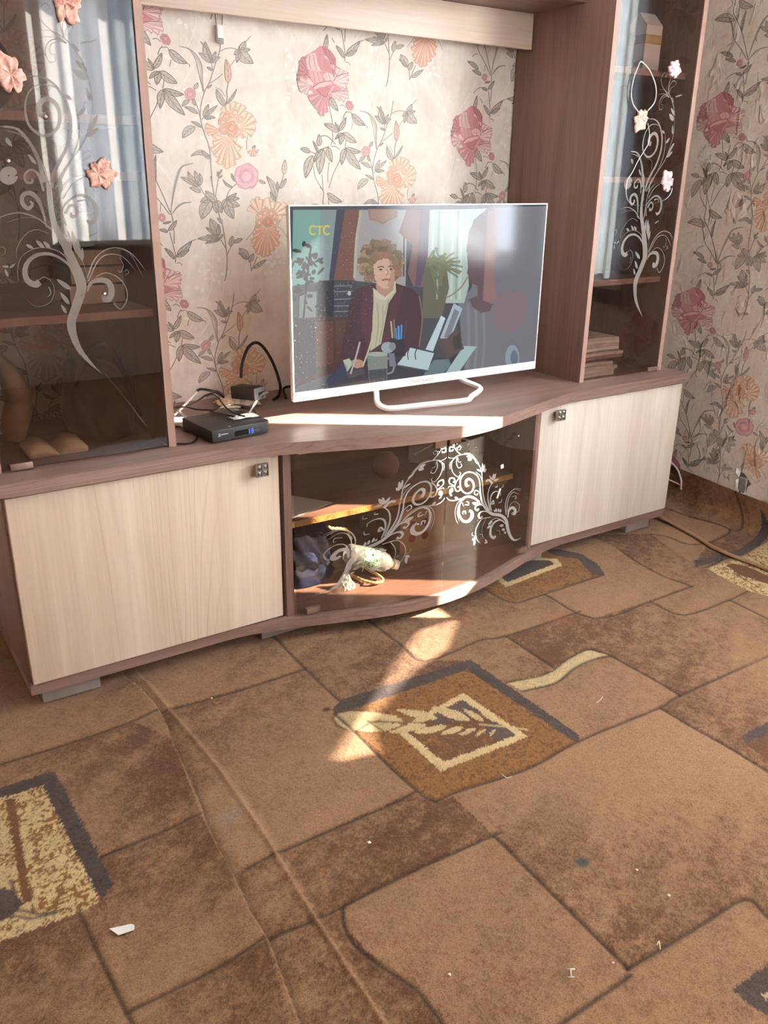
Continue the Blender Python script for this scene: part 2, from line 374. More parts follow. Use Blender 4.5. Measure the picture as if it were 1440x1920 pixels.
    for p, q, wd, bd in (((445,310),(325,555),150,.06),((445,310),(312,330),80,.1),((525,330),(378,190),95,-.05),((490,330),(525,480),70,0),((530,315),(590,475),90,.05),
                         ((645,295),(738,552),125,.05),((645,295),(818,385),100,.1),((645,295),(815,290),62,0),((645,295),(778,220),55,.1),((645,295),(585,430),66,0)): lf(c, p, q, wd, bd)
    lf(c, (588,605), (528,540), 38, .1)
    for q, wd in (((440,545),112),((383,658),50),((546,620),56)): lf(c, (545,772), q, wd)
    st(c, [(545,772),(580,830),(645,940)], 1.8)
    for q, wd in (((390,758),42),((272,805),66),((372,866),44)): lf(c, (562,818), q, wd, .04)
    lf(c, (575,800), (600,745), 32); st(c, [(660,1010),(700,920),(735,870)], 1.7); lf(c, (700,905), (726,768), 62); lf(c, (738,855), (857,808), 50)
    st(c, [(970,1215),(950,1100),(918,1060)], 1.6); st(c, [(965,1225),(1000,1140),(1045,1035)], 1.8)
    lf(c, (920,1070), (813,928), 96, .05); lf(c, (920,1070), (795,990), 40, .1); lf(c, (943,1105), (997,998), 62); lf(c, (995,1190), (1162,1075), 50)
    # iris B
    fan(dr, c(1170,670), T(c, [(1012,690),(1000,780),(978,855),(1008,940),(1042,1010),(1120,1045),(1182,1030),(1235,970),(1305,895),(1322,800),(1312,735),(1285,680)]), (232,164,126), px, 4, streaks=3)
    fan(dr, c(1085,500), T(c, [(930,395),(985,300),(1045,265),(1100,300),(1140,390)]), (238,188,158), px, 4, streaks=2)
    fan(dr, c(1235,510), T(c, [(1175,275),(1260,330),(1335,345),(1420,365),(1418,470),(1350,560)]), (240,200,172), px, 4, streaks=2)
    for k, (x, y, r) in enumerate([(1080,520,60),(1140,480,60),(1220,480,60),(1265,520,50),(1070,600,50),(1270,600,55)]): rose(dr, c(x, y), r/6.857, (236,176,140), px, 9, 40+k)
    rose(dr, c(1180, 590), 9.5, (212,126,88), px, 12, 77)
    st(c, [(1030,650),(970,740),(900,825)], 1.1); st(c, [(1300,650),(1370,700),(1430,800)], 1.0)
    st(c, [(1280,330),(1310,200),(1360,60),(1395,-60)], 1.7); lf(c, (1285,300), (1165,0), 80, .08); lf(c, (1275,320), (1210,200), 46); lf(c, (1310,190), (1300,70), 34); lf(c, (1340,160), (1415,30), 50)
    P = T(c, [(1385,-20),(1402,-210)]); leaf(dr, P[0], P[1], 62/6.857, 0, px, 4, (222,196,176), (140,110,95))
    # to metres on the back wall
    out = []
    for pts, col, lay in dr.P:
        out.append(([(lambda q: (q[0], q[2]))(on(u, v, 1, D)) for u, v in pts], col, lay))
    return out
def peony_column():
    """one vertical repeat of the pink column, traced in the photo on the right wall"""
    dr = Draw(); px = .8
    f = zm(1280, 160, 8.); g = zm(1250, 380, 7.38)
    def T(z, L): return [z(*p) for p in L]
    def lf(z, p, q, wd, bend=0.):
        s = 8. if z is f else 7.38; P = T(z, [p, q]); leaf(dr, P[0], P[1], wd/s*.9, bend, px)
    def st(z, L, wd=1.3): dr.strip(T(z, L), wd, LINE, 1, .9)
    p1, p2, p3 = (202,124,126), (234,184,178), (170,84,90)
    dr.poly(T(f, [(505,160),(580,100),(640,95),(720,140),(775,210),(760,300),(860,345),(930,370),(920,460),(880,520),(895,600),(890,680),(800,720),(700,690),(640,700),(560,820),(460,935),(390,840),(345,790),(420,700),(370,640),(290,690),(215,620),(215,520),(260,440),(265,360),(300,280),(360,250),(440,200)]), p1, 4)
    fan(dr, f(560,640), T(f, [(330,760),(400,850),(455,935),(520,890),(570,810)]), p1, px, 5, streaks=3)
    fan(dr, f(640,640), T(f, [(700,705),(760,715),(830,715),(890,670),(893,600)]), p2, px, 5, streaks=3)
    fan(dr, f(690,520), T(f, [(870,560),(905,490),(928,440),(932,372),(860,345),(800,335)]), p2, px, 5, streaks=2)
    fan(dr, f(370,450), T(f, [(215,560),(220,500),(240,440),(262,380),(285,310),(330,265)]), p3, px, 5, streaks=2)
    fan(dr, f(370,580), T(f, [(290,690),(225,660),(212,590),(250,520)]), (214,168,160), px, 6, streaks=3)
    dr.poly(T(f, [(360,400),(350,300),(420,210),(500,195),(512,330),(545,400),(480,420)]), (214,176,170), 7); dr.poly(T(f, [(520,340),(508,200),(580,105),(640,140),(620,210),(590,340),(560,390)]), p1, 7)
    dr.poly(T(f, [(590,108),(650,98),(720,140),(772,220),(760,312),(700,292),(640,240),(622,180)]), p3, 8)
    for L in ([(600,180),(595,300),(565,380)],[(560,180),(545,300),(550,380)],[(660,130),(690,220),(720,280)],[(700,140),(735,230)],[(420,230),(400,330),(410,390)],[(470,220),(470,330),(490,400)]): dr.strip(T(f, L), 1.4, (160,84,88), 9, .8)
    dr.poly(T(f, [(590,390),(610,250),(640,240),(700,300),(740,420),(700,440),(640,400)]), (196,116,116), 9)
    dr.poly(T(f, [(610,210),(640,205),(690,270),(680,280),(640,250)]), p2, 10); dr.poly(T(f, [(690,300),(730,300),(735,350),(715,350)]), p2, 10)
    dr.poly(T(f, [(390,500),(370,420),(420,402),(500,408),(552,460),(545,520),(430,557)]), (212,150,146), 10); dr.poly(T(f, [(560,445),(600,415),(640,400),(700,420),(712,500),(600,522)]), p2, 10)
    for L in ([(430,410),(440,480),(430,550)],[(480,410),(500,470),(500,530)],[(640,410),(650,470),(640,510)],[(600,430),(610,480)]): dr.strip(T(f, L), 1.3, (168,94,96), 11, .8)
    dr.poly(T(f, [(330,530),(360,500),(420,560),(400,590),(350,570)]), p2, 11)
    dr.poly(T(f, [(440,625),(540,590),(660,545),(625,640),(545,702),(470,682)]), (190,108,108), 11)
    dr.poly(T(f, [(400,612),(480,552),(560,522),(682,498),(660,545),(600,560),(545,585),(480,595),(430,628)]), (232,176,170), 12)
    for L in ([(400,612),(480,552),(560,522),(682,498)],[(440,625),(545,702),(625,640)],[(700,500),(760,430),(930,370)],[(650,640),(760,610),(890,600)],[(300,480),(340,470),(380,500)],[(640,240),(700,300),(715,450)],[(700,350),(770,440)]): dr.strip(T(f, L), 1.2, (136,62,70), 13, .95)
    dr.strip(T(f, [(715,470),(715,380),(690,310)]), 1.4, (238,190,184), 13, .9); dr.strip(T(f, [(690,560),(640,620),(600,670)]), 1.3, (236,186,180), 13, .9)
    st(f, [(590,790),(605,980),(590,1100),(580,1200),(540,1290)]); lf(f, (620,700), (706,862), 95, .05)
    rose(dr, f(892, 778), 58/8., (206,128,126), px, 5, 31); st(f, [(840,850),(800,890),(762,955)]); st(f, [(740,790),(790,780),(830,810)], 1.1)
    lf(f, (905,885), (1092,1012), 115, .1); st(f, [(830,870),(890,860),(905,885)], 1.1); st(f, [(1092,1012),(1118,1025),(1112,1052)], 1.1); st(f, [(905,990),(870,1070)], 1.0)
    for p, q, wd in (((682,1115),(488,1028),92),((682,1105),(816,928),64),((740,1130),(922,1242),112),((745,1125),(678,1272),78),((735,1130),(608,1212),44),((690,1110),(640,1000),34)): lf(f, p, q, wd, .04)
    st(f, [(775,1210),(740,1310)])
    for q, wd in (((972,1362),76),((932,1590),135),((658,1525),86)): lf(f, (745,1318), q, wd, .05)
    st(f, [(545,1300),(600,1300),(660,1335)])
    for p, q, wd in (((275,1415),(138,1682),112),((250,1370),(128,1338),66),((430,1330),(330,1642),120),((500,1310),(520,1495),92),((370,1300),(402,1158),70),((350,1380),(305,1240),36),((430,1330),(270,1500),60)): lf(f, p, q, wd, .05)
    st(f, [(610,1275),(520,1185),(430,1180),(380,1250)], 1.6); st(f, [(255,1370),(330,1390),(430,1330),(520,1300)], 1.3)
    st(f, [(740,1320),(620,1500),(520,1640),(432,1810)]); st(f, [(485,1495),(445,1640),(430,1740)], 1.1); st(f, [(265,1540),(272,1680),(345,1835)], 1.1); st(f, [(362,1640),(358,1740),(348,1835)], 1.1)
    st(g, [(510,30),(545,90),(520,220),(560,320),(630,500),(690,770),(710,860),(700,1000),(672,1140)], 1.5); st(g, [(650,1020),(658,1250),(640,1330)], 1.4); st(g, [(600,150),(575,330)], 1.1)
    lf(g, (590,105), (767,212), 92, .12); lf(g, (535,325), (288,270), 112, .12); lf(g, (625,490), (682,238), 30, -.04)
    for L, wv in (([(708,820),(770,650),(850,480),(930,370),(1062,338)],4.),([(718,840),(780,780),(860,742),(950,740)],2.6)):
        dr.strip(T(g, L), lambda t, w_=wv: .9+w_*math.sin(math.pi*t)**1.4, LEAF, 2, .85); dr.strip(T(g, L), 1.1, LINE, 3, .9)
    st(g, [(500,350),(530,550),(620,700),(692,845)]); rose(dr, g(602, 862), 40/7.38, (210,146,138), px, 5, 51)
    for p, q, wd in (((555,835),(428,778),46),((520,770),(368,680),54),((640,1000),(752,908),46),((635,1012),(548,978),36),((395,1245),(472,1060),56),((640,1295),(563,1170),46),((675,1255),(868,1140),68),((660,1272),(818,1225),46),((600,920),(690,912),22)): lf(g, p, q, wd, .05)
    st(g, [(440,632),(470,610),(522,600)], 1.0); st(g, [(545,970),(490,985),(430,1026)], 1.1); st(g, [(860,1145),(920,1130)], 1.1); st(g, [(520,1095),(548,1145)], 1.3); st(g, [(650,1340),(690,1345),(705,1375)], 1.0); st(g, [(600,800),(625,720)], 1.0)
    out = []
    for pts, col, lay in dr.P:
        out.append(([(lambda q: (-q[1], q[2]))(on(u, v, 0, R)) for u, v in pts], col, lay))
    return out
def clean(P):
    out = []
    for pts, col, lay in P:
        A = 0
        for i in range(len(pts)):
            x0, y0 = pts[i-1]; x1, y1 = pts[i]; A += x0*y1-x1*y0
        if abs(A) < 2e-8: continue
        out.append((pts if A > 0 else pts[::-1], col, lay))
    return out
PALE = lin((222, 210, 200))
def soften(P, k=.26): return [(p, tuple(c[i]*(1-k)+PALE[i]*k for i in range(3))+(c[3],), l) for p, c, l in P]
IRIS = soften(clean(iris_column())); PEON = soften(clean(peony_column()), .14)
def ghost():
    """pale embossed blossoms and crossing threads between the columns"""
    dr = Draw(); rnd = random.Random(4)
    for k in range(7):
        cx, cz = rnd.uniform(.02, .5), rnd.uniform(.02, .62)
        for j in range(26): dr.blob((cx+rnd.gauss(0, .022), cz+rnd.gauss(0, .035)), rnd.uniform(.003, .008), rnd.uniform(.003, .007), (244,240,234), 0, .5, 8, 0, .25, k*50+j)
    for k in range(9):
        x0, z0 = rnd.uniform(0, .5), rnd.uniform(0, .6); sg = rnd.choice((-1, 1))
        dr.strip([(x0, z0), (x0+sg*.04, z0-.09), (x0+sg*.06, z0-.2), (x0+sg*.13, z0-.3)], .0016, (246,242,238), 0, .55)
    return clean(dr.P)
GHOST = ghost()
# positions of the repeats: iris A centre on the first strip and peony centre on the right wall
A0 = on(434, 240, 1, D); Pn = on(1354, 219, 0, R); DX, DZ, STEP = .53, .64, -.122
P1 = on(610, 146, 1, D)
def wall_material(name, bump_big, tint=(1, 1, 1)):
    k = N(name); v = k.coord()
    at = k.n('ShaderNodeAttribute'); at.attribute_name = 'print'
    a = k.noise(v, 9, 5, .62, .4); b = k.noise(v, 60, 3, .6); c = k.noise(k.coord((2, 2, .5)), 24, 3)
    base = k.ramp(k.math('ADD', k.math('MULTIPLY', a, .6), k.math('ADD', k.math('MULTIPLY', b, .18), k.math('MULTIPLY', c, .22))),
                  [(.34, lin((212,196,180))), (.5, lin((230,216,202))), (.66, lin((240,229,217)))])
    col = k.mix(at.outputs['Alpha'], base, at.outputs['Color'])
    h = k.math('ADD', k.math('MULTIPLY', k.noise(v, 320, 2), .12), k.math('ADD', k.math('MULTIPLY', k.noise(v, 34, 3, .5, .6), .5*bump_big), k.math('MULTIPLY', k.ramp(k.noise(k.coord((1, 1, .55)), 21, 2, .5, .8), [(.56, (0, 0, 0)), (.72, (1, 1, 1))]), bump_big)))
    k.pbsdf(col, .52, .35, 0., k.bump(h, .75 if bump_big > .3 else .3, .010 if bump_big > .3 else .003)); return k.m
def wall_with_print(name, corners, faces, tiles, to3, mat, keep, lift):
    """wall surface plus its printed pattern as one mesh; colour and coverage of the print ride on a colour attribute"""
    V = [tuple(c) for c in corners]; F = [tuple(f) for f in faces]; CO = []
    for f in F: CO += [(0, 0, 0, 0)]*len(f)
    for src, ou, ov in tiles:
        for pts, col, lay in src:
            q = [(u+ou, v+ov) for u, v in pts]
            if not all(keep(u, v) for u, v in q): continue
            s = len(V); V += [to3(u, v, .0003+lift*lay) for u, v in q]; F.append(tuple(range(s, s+len(q)))); CO += [col]*len(q)
    me = bpy.data.meshes.new(name); me.from_pydata(V, [], F); me.update()
    ca = me.color_attributes.new('print', 'FLOAT_COLOR', 'CORNER'); ca.data.foreach_set('color', np.array(CO, np.float32).ravel())
    me.materials.append(mat); o = bpy.data.objects.new(name, me); COL.objects.link(o); o['kind'] = 'structure'; return o
LIFT = .00012
wm_b = wall_material('floral_wallpaper_flat', .12); wm_r = wall_material('floral_wallpaper_blistered', 1.0)
PEONB = [([((u+Pn[1])*.87-Pn[1], v) for u, v in p], c, l) for p, c, l in PEON]
tb = []
for k in range(-2, 4):
    for n in range(-3, 3):
        oz = STEP*k+DZ*n
        tb.append((IRIS, DX*k, oz)); tb.append((PEONB, P1[0]-(-Pn[1])+DX*k, P1[2]-Pn[2]+oz)); tb.append((GHOST, DX*k+.55, oz+.6))
wall_with_print('wall_back', [(XL, D, -.02), (R, D, -.02), (R, D, ZC), (XL, D, ZC)], [(0, 1, 2, 3)], tb, lambda u, v, h: (u, D-h, v), wm_b,
                lambda u, v: .0 < u < R-.002 and .02 < v < 1.75, LIFT)
# right wall: an opening for the window, and a torn socket hole low down
WY0, WY1, WZ0, WZ1 = -1.95, -.45, .79, 2.12
HY, HZ = -.100, .150
hole = [(HY+.030, HZ+.048), (HY+.014, HZ+.036), (HY-.004, HZ+.033), (HY-.016, HZ+.020), (HY-.036, HZ+.004), (HY-.024, HZ-.012), (HY-.022, HZ-.030), (HY-.010, HZ-.040), (HY-.002, HZ-.036), (HY+.003, HZ-.06), (HY+.008, HZ-.058), (HY+.008, HZ-.034), (HY+.014, HZ-.026), (HY+.016, HZ+.010)]
hole = hole[::-1]
from mathutils.geometry import tessellate_polygon
_loops = [[(XF, -.02), (D, -.02), (D, ZC), (XF, ZC)], [(WY0, WZ0), (WY0, WZ1), (WY1, WZ1), (WY1, WZ0)], hole]
_flat = [p for L in _loops for p in L]
_tris = tessellate_polygon([[Vector((p[0], p[1], 0)) for p in L] for L in _loops])
tr = []
for k in range(-1, 4):
    for n in range(-3, 2):
        oz = STEP*k*0+DZ*n-(.0 if k == 0 else .115*k)
        tr.append((PEON, DX*k, oz)); tr.append((IRIS, (-Pn[1])-P1[0]+DX*(k+1), Pn[2]-P1[2]+oz-.122)); tr.append((GHOST, DX*k-.3, oz+.5))
def keep_r(u, v):
    if not (-D+.002 < u < 1.6 and .03 < v < 1.75): return False
    if u > -WY1-.03 and v > WZ0-.04: return False
    return (u+HY)**2+(v-HZ)**2 > .052**2
wr = wall_with_print('wall_right', [(R, p[0], p[1]) for p in _flat], [tuple(t)[::-1] for t in _tris], tr, lambda u, v, h: (R-h, -u, v), wm_r, keep_r, LIFT)
# socket hole: box behind the torn paper, curled paper edges
sock = plain('bare_socket_cavity', (92, 84, 80), .8, .2, 0, .2, 60, .3)
box('socket_cavity', R+.004, R+.045, HY-.05, HY+.05, HZ-.07, HZ+.055, sock, wr, .0)
box('socket_insert', R+.001, R+.006, HY-.016, HY+.013, HZ-.036, HZ+.016, plain('grey_socket_insert', (126, 116, 112), .5, .4, 0, .1, 40), wr, .0015)
for k, L in enumerate(([(.030,.048),(.012,.036),(.014,.016),(.026,.030)], [(-.004,.034),(-.034,.006),(-.044,.010),(-.022,.034)], [(.016,.008),(.014,-.028),(.020,-.030),(.022,.004)], [(-.010,-.041),(-.024,-.034),(-.022,-.046)])):
    V = [(R-.0015, HY+a, HZ+b) for a, b in L]; V[-1] = (R-.009, V[-1][1], V[-1][2]); V[0] = (R-.001, V[0][1], V[0][2])
    n = len(V); V2 = [(x-.0012, y, z) for x, y, z in V]
    mesh('torn_paper_flap', V+V2, [tuple(range(n))[::-1], tuple(range(n, 2*n))]+[(i, (i+1) % n, (i+1) % n+n, i+n) for i in range(n)], paper, wr)
# other surfaces of the room
plw = plain('plain_wallpaper', (226, 212, 200), .7, .3, 0, .05, 5)
def slab(name, V, mat):
    o = mesh(name, V, [(0, 1, 2, 3)], mat); o['kind'] = 'structure'; return o
slab('wall_left', [(XL, XF, -.02), (XL, D, -.02), (XL, D, ZC), (XL, XF, ZC)], plw)
W2 = (1.02, 1.86, .80, 2.12)   # second window, in the wall behind the camera
o = mesh('wall_front', [(XL, XF, -.02), (R, XF, -.02), (R, XF, ZC), (XL, XF, ZC), (W2[0], XF, W2[2]), (W2[1], XF, W2[2]), (W2[1], XF, W2[3]), (W2[0], XF, W2[3])], [(0, 1, 5, 4), (1, 2, 6, 5), (2, 3, 7, 6), (3, 0, 4, 7)], plw); o['kind'] = 'structure'
slab('ceiling', [(XL, XF, ZC), (R, XF, ZC), (R, D, ZC), (XL, D, ZC)], plain('white_ceiling', (242, 240, 236), .8, .2))
slab('floor', [(XL, XF, -.02), (R, XF, -.02), (R, D, -.02), (XL, D, -.02)], wood('floor_boards', 'x', (110, 74, 48), (132, 92, 62), (150, 108, 76)))
# window with frame, panes and sill (outside the picture; it lights the room and shows in the reflections)
win = thing('window_1', (R, (WY0+WY1)/2, WZ0), 'white framed window in the wallpapered side wall', 'window', kind='structure')
fx0, fx1 = R+.03, R+.09; upv = whiteplastic
for a, b, c_, d_ in ((WY0, WY0+.06, WZ0, WZ1), (WY1-.06, WY1, WZ0, WZ1), (WY0, WY1, WZ0, WZ0+.06), (WY0, WY1, WZ1-.06, WZ1), (-.84, -.78, WZ0, WZ1)):
    box('window_frame', fx0, fx1, a, b, c_, d_, upv, win, .003)
for a, b in ((WY0+.06, -.84), (-.78, WY1-.06)): box('pane', R+.058, R+.062, a, b, WZ0+.06, WZ1-.06, g_win, win, 0)
box('window_sill', R-.06, R+.03, WY0-.04, WY1+.04, WZ0-.03, WZ0, upv, win, .004)
for a in (WY0, WY1): box('window_reveal', R+.0, R+.12, a-.01 if a == WY0 else a, a if a == WY0 else a+.01, WZ0, WZ1, plaster, win, 0)
box('window_reveal', R, R+.12, WY0, WY1, WZ1, WZ1+.01, plaster, win, 0); box('window_reveal', R, R+.12, WY0, WY1, WZ0-.012, WZ0-.002, plaster, win, 0)
win2 = thing('window_2', ((W2[0]+W2[1])/2, XF, W2[2]), 'white framed window in the wall facing the wall unit', 'window', kind='structure')
for a, b, c_, d_ in ((W2[0], W2[0]+.06, W2[2], W2[3]), (W2[1]-.06, W2[1], W2[2], W2[3]), (W2[0], W2[1], W2[2], W2[2]+.06), (W2[0], W2[1], W2[3]-.06, W2[3]), (1.38, 1.44, W2[2], W2[3])):
    box('window_frame', a, b, XF-.09, XF-.03, c_, d_, upv, win2, .003)
for a, b in ((W2[0]+.06, 1.38), (1.44, W2[1]-.06)): box('pane', a, b, XF-.062, XF-.058, W2[2]+.06, W2[3]-.06, g_win, win2, 0)
box('window_sill', W2[0]-.05, W2[1]+.05, XF-.03, XF+.10, W2[2]-.03, W2[2], upv, win2, .004)
# sheer curtain with a gap, and an added slit imitating sun reflected off glass
def curtain_mat(name='sheer_white_curtain', a=(.62, .64, .66), b=(.82, .84, .86)):
    k = N(name); v = k.coord((1, 60, 8)); nz = k.noise(v, 3, 3)
    df = k.n('ShaderNodeBsdfDiffuse'); tl = k.n('ShaderNodeBsdfTranslucent'); c = k.ramp(nz, [(.3, a), (.7, b)])
    k.l(c, df.inputs[0]); k.l(c, tl.inputs[0]); mx = k.n('ShaderNodeMixShader'); mx.inputs[0].default_value = .62
    k.l(df.outputs[0], mx.inputs[1]); k.l(tl.outputs[0], mx.inputs[2]); k.l(mx.outputs[0], k.out.inputs[0]); return k.m
cm = curtain_mat(); cm2 = curtain_mat('blue_grey_sheer_curtain', (.26, .31, .34), (.40, .46, .50)); XC = R-.035
tn = math.tan(SUN_EL)/math.hypot(*SUN_H)
def to_win(p):
    t = (XC-p[0])/(-SUN_H[0]); return (p[1]-t*SUN_H[1], p[2]+t*tn)
slit = [to_win(on(u, v, 2, 0.)) for u, v in ((622,1430),(705,1412),(690,1352),(770,1262),(800,1242),(838,1215),(858,1158),(786,1184),(700,1318))]
def inpoly(y, z, P):
    c = False; j = len(P)-1
    for i in range(len(P)):
        if (P[i][1] > z) != (P[j][1] > z) and y < (P[j][0]-P[i][0])*(z-P[i][1])/(P[j][1]-P[i][1]+1e-12)+P[i][0]: c = not c
        j = i
    return c
GAP = (-1.022, -.905)
drape = plain('dusty_pink_drape', (176, 128, 116), .9, .1, 0, .08, 12, .2)
def curtain2(x0, x1, label, cmat_):
    n = int((x1-x0)/.006); V = []
    for i in range(n+1):
        x = x0+(x1-x0)*i/n; y = XF+.06+.014*math.sin(x*66)+.006*math.sin(x*29)
        V += [(x, y, .62), (x, y, 2.2)]
    o = mesh('curtain', V, [(2*i, 2*i+2, 2*i+3, 2*i+1) for i in range(n)], cmat_, None, True); tag(o, label, 'curtain', 'curtains at the window')
curtain2(W2[0]-.08, 1.36, 'sheer white curtain at the middle of the wall facing the unit', cm)
curtain2(1.365, 1.60, 'narrow blue grey sheer curtain on the wall facing the unit', cm2)
def curtain(name, y0, y1, label, cmat=None, cut=None):
    ny = int((y1-y0)/.006); V = []; F = []; ztop = 2.2; zlow = .70 if cut is None else 1.36
    for i in range(ny+1):
        y = y0+(y1-y0)*i/ny; x = XC+.012*math.sin(y*70)+.006*math.sin(y*31+1)
        if min(abs(y-GAP[0]), abs(y-GAP[1]), abs(y+.70)) < .02: x = XC
        V += [(XC if cut is not None else x, y, zlow), (x, y, zlow+.12), (x, y, ztop)]
    for i in range(ny): F += [(3*i, 3*i+3, 3*i+4, 3*i+1), (3*i+1, 3*i+4, 3*i+5, 3*i+2)]
    if cut is not None:
        outer = [(y0, .70), (y1, .70), (y1, zlow), (y0, zlow)]; fl = outer+list(cut); s0 = len(V); V += [(XC, p[0], p[1]) for p in fl]
        F += [tuple(s0+q for q in t) for t in tessellate_polygon([[Vector((p[0], p[1], 0)) for p in L] for L in (outer, cut)])]
        voile = N('single_voile_layer'); tb_ = voile.n('ShaderNodeBsdfTransparent'); tl_ = voile.n('ShaderNodeBsdfTranslucent'); tb_.inputs[0].default_value = (.95, .95, .95, 1); mx_ = voile.n('ShaderNodeMixShader'); mx_.inputs[0].default_value = .52  # added see-through sheet that weakens the sun through the slit
        voile.l(tb_.outputs[0], mx_.inputs[1]); voile.l(tl_.outputs[0], mx_.inputs[2]); voile.l(mx_.outputs[0], voile.out.inputs[0])
        nf = len(F); s0 = len(V); V += [(XC, p[0], p[1]) for p in cut]; F.append(tuple(range(s0, s0+len(cut))))
    o = mesh(name, V, F, cmat or cm, None, True)
    if cut is not None: o.data.materials.append(voile.m); o.data.polygons[len(o.data.polygons)-1].material_index = 1
    return tag(o, label, 'curtain', 'curtains at the window')
curtain('curtain', GAP[1], -.70, 'narrow dusty pink drape gathered beside the curtain gap', drape)
curtain('curtain', -.70, WY1+.10, 'narrow blue grey sheer curtain at the window end nearest the wall unit', cm2)  # added to block the sun; its tint stands in for reflected sky
slit = [(min(a, GAP[0]-.004), b) for a, b in slit]
curtain('curtain', WY0-.12, GAP[0], 'wide sheer white curtain covering most of the window', None, slit)
tube('curtain_rod', [(XC, WY0-.2, 2.215), (XC, -1.2, 2.215), (XC, WY1+.18, 2.215)], .012, met, None, 12, 2)
tag(bpy.data.objects['curtain_rod'], 'metal curtain rod above the window', 'curtain rod')

# ------------------------------------------------------------------ carpet
def vnoise(x, y, s, seed):
    rs = np.random.RandomState(seed); G = rs.rand(256, 256)
    fx, fy = x*s, y*s; ix = np.floor(fx).astype(int); iy = np.floor(fy).astype(int); tx = fx-ix; ty = fy-iy
    tx = tx*tx*(3-2*tx); ty = ty*ty*(3-2*ty)
    g = lambda a, b: G[a % 256, b % 256]
    return (g(ix, iy)*(1-tx)+g(ix+1, iy)*tx)*(1-ty)+(g(ix, iy+1)*(1-tx)+g(ix+1, iy+1)*tx)*ty
def fbm(x, y, s, seed, o=4):
    a = 0; t = 0; w_ = 1.
    for k in range(o): a = a+w_*vnoise(x, y, s*2**k, seed+k); t += w_; w_ *= .55
    return a/t
def axis(lo, hi, flo, fhi, fine, coarse):
    a = np.arange(lo, flo, coarse); b = np.arange(flo, fhi, fine); c = np.arange(fhi, hi, coarse)
    return np.unique(np.concatenate([a, b, c, [hi]]).round(5))
CURL = .085; CR = .05          # the carpet is wider than the room: its edge climbs the right wall
gs = axis(XL+.05, R+CURL, -.30, R+CURL, .0031, .05); gy = axis(XF+.05, D-.01, -1.45, .30, .0031, .05)
S_, Y_ = np.meshgrid(gs, gy, indexing='ij'); s1 = S_.ravel(); y1 = Y_.ravel(); NV = s1.size
def poly_px(L): return np.array([on(u, v, 2, 0.)[:2] for u, v in L])
fz = np.random.RandomState(9); s1f = s1+(fz.rand(NV)-.5)*.0052; y1f = y1+(fz.rand(NV)-.5)*.0052
def inside(P):
    lo = P.min(0); hi = P.max(0); m = np.where((s1 >= lo[0]) & (s1 <= hi[0]) & (y1 >= lo[1]) & (y1 <= hi[1]))[0]
    x, y = s1f[m], y1f[m]; c = np.zeros(m.size, bool); j = len(P)-1
    for i in range(len(P)):
        with np.errstate(divide='ignore', invalid='ignore'):
            q = ((P[i, 1] > y) != (P[j, 1] > y)) & (x < (P[j, 0]-P[i, 0])*(y-P[i, 1])/(P[j, 1]-P[i, 1]+1e-12)+P[i, 0])
        c ^= q; j = i
    return m[c]
def dist_line(P, reach):
    lo = P.min(0)-reach; hi = P.max(0)+reach
    m = np.where((s1 >= lo[0]) & (s1 <= hi[0]) & (y1 >= lo[1]) & (y1 <= hi[1]))[0]
    d = np.full(m.size, 9.); sg = np.zeros(m.size)
    for i in range(len(P)-1):
        a, b = P[i], P[i+1]; v = b-a; L2 = v@v+1e-12
        t = np.clip(((s1[m]-a[0])*v[0]+(y1[m]-a[1])*v[1])/L2, 0, 1); dx = s1[m]-a[0]-t*v[0]; dy = y1[m]-a[1]-t*v[1]; q = np.hypot(dx, dy)
        cr = v[0]*dy-v[1]*dx; k = q < d; d[k] = q[k]; sg[k] = np.sign(cr[k])
    return m, d, sg
rs = np.random.RandomState(5)
big = fbm(s1, y1, 6., 11); st1 = fbm(s1*.9+y1*.5, y1*4.-s1*2., 5., 21); mid = fbm(s1, y1, 42., 31, 3); grain = rs.rand(NV)
CL, CDK = np.array(lin((162, 122, 87))), np.array(lin((96, 58, 28)))
GOLD, GOLDD = np.array(lin((138, 92, 42))), np.array(lin((104, 64, 28))); CHAR, CREAM = np.array(lin((74, 58, 52))), np.array(lin((206, 176, 128)))
tone = np.full(NV, .25); col = np.zeros((NV, 3)); fixed = np.zeros(NV, bool); height = np.zeros(NV)
def spx(u, v): return on(u, v, 2, 0.)[:2]
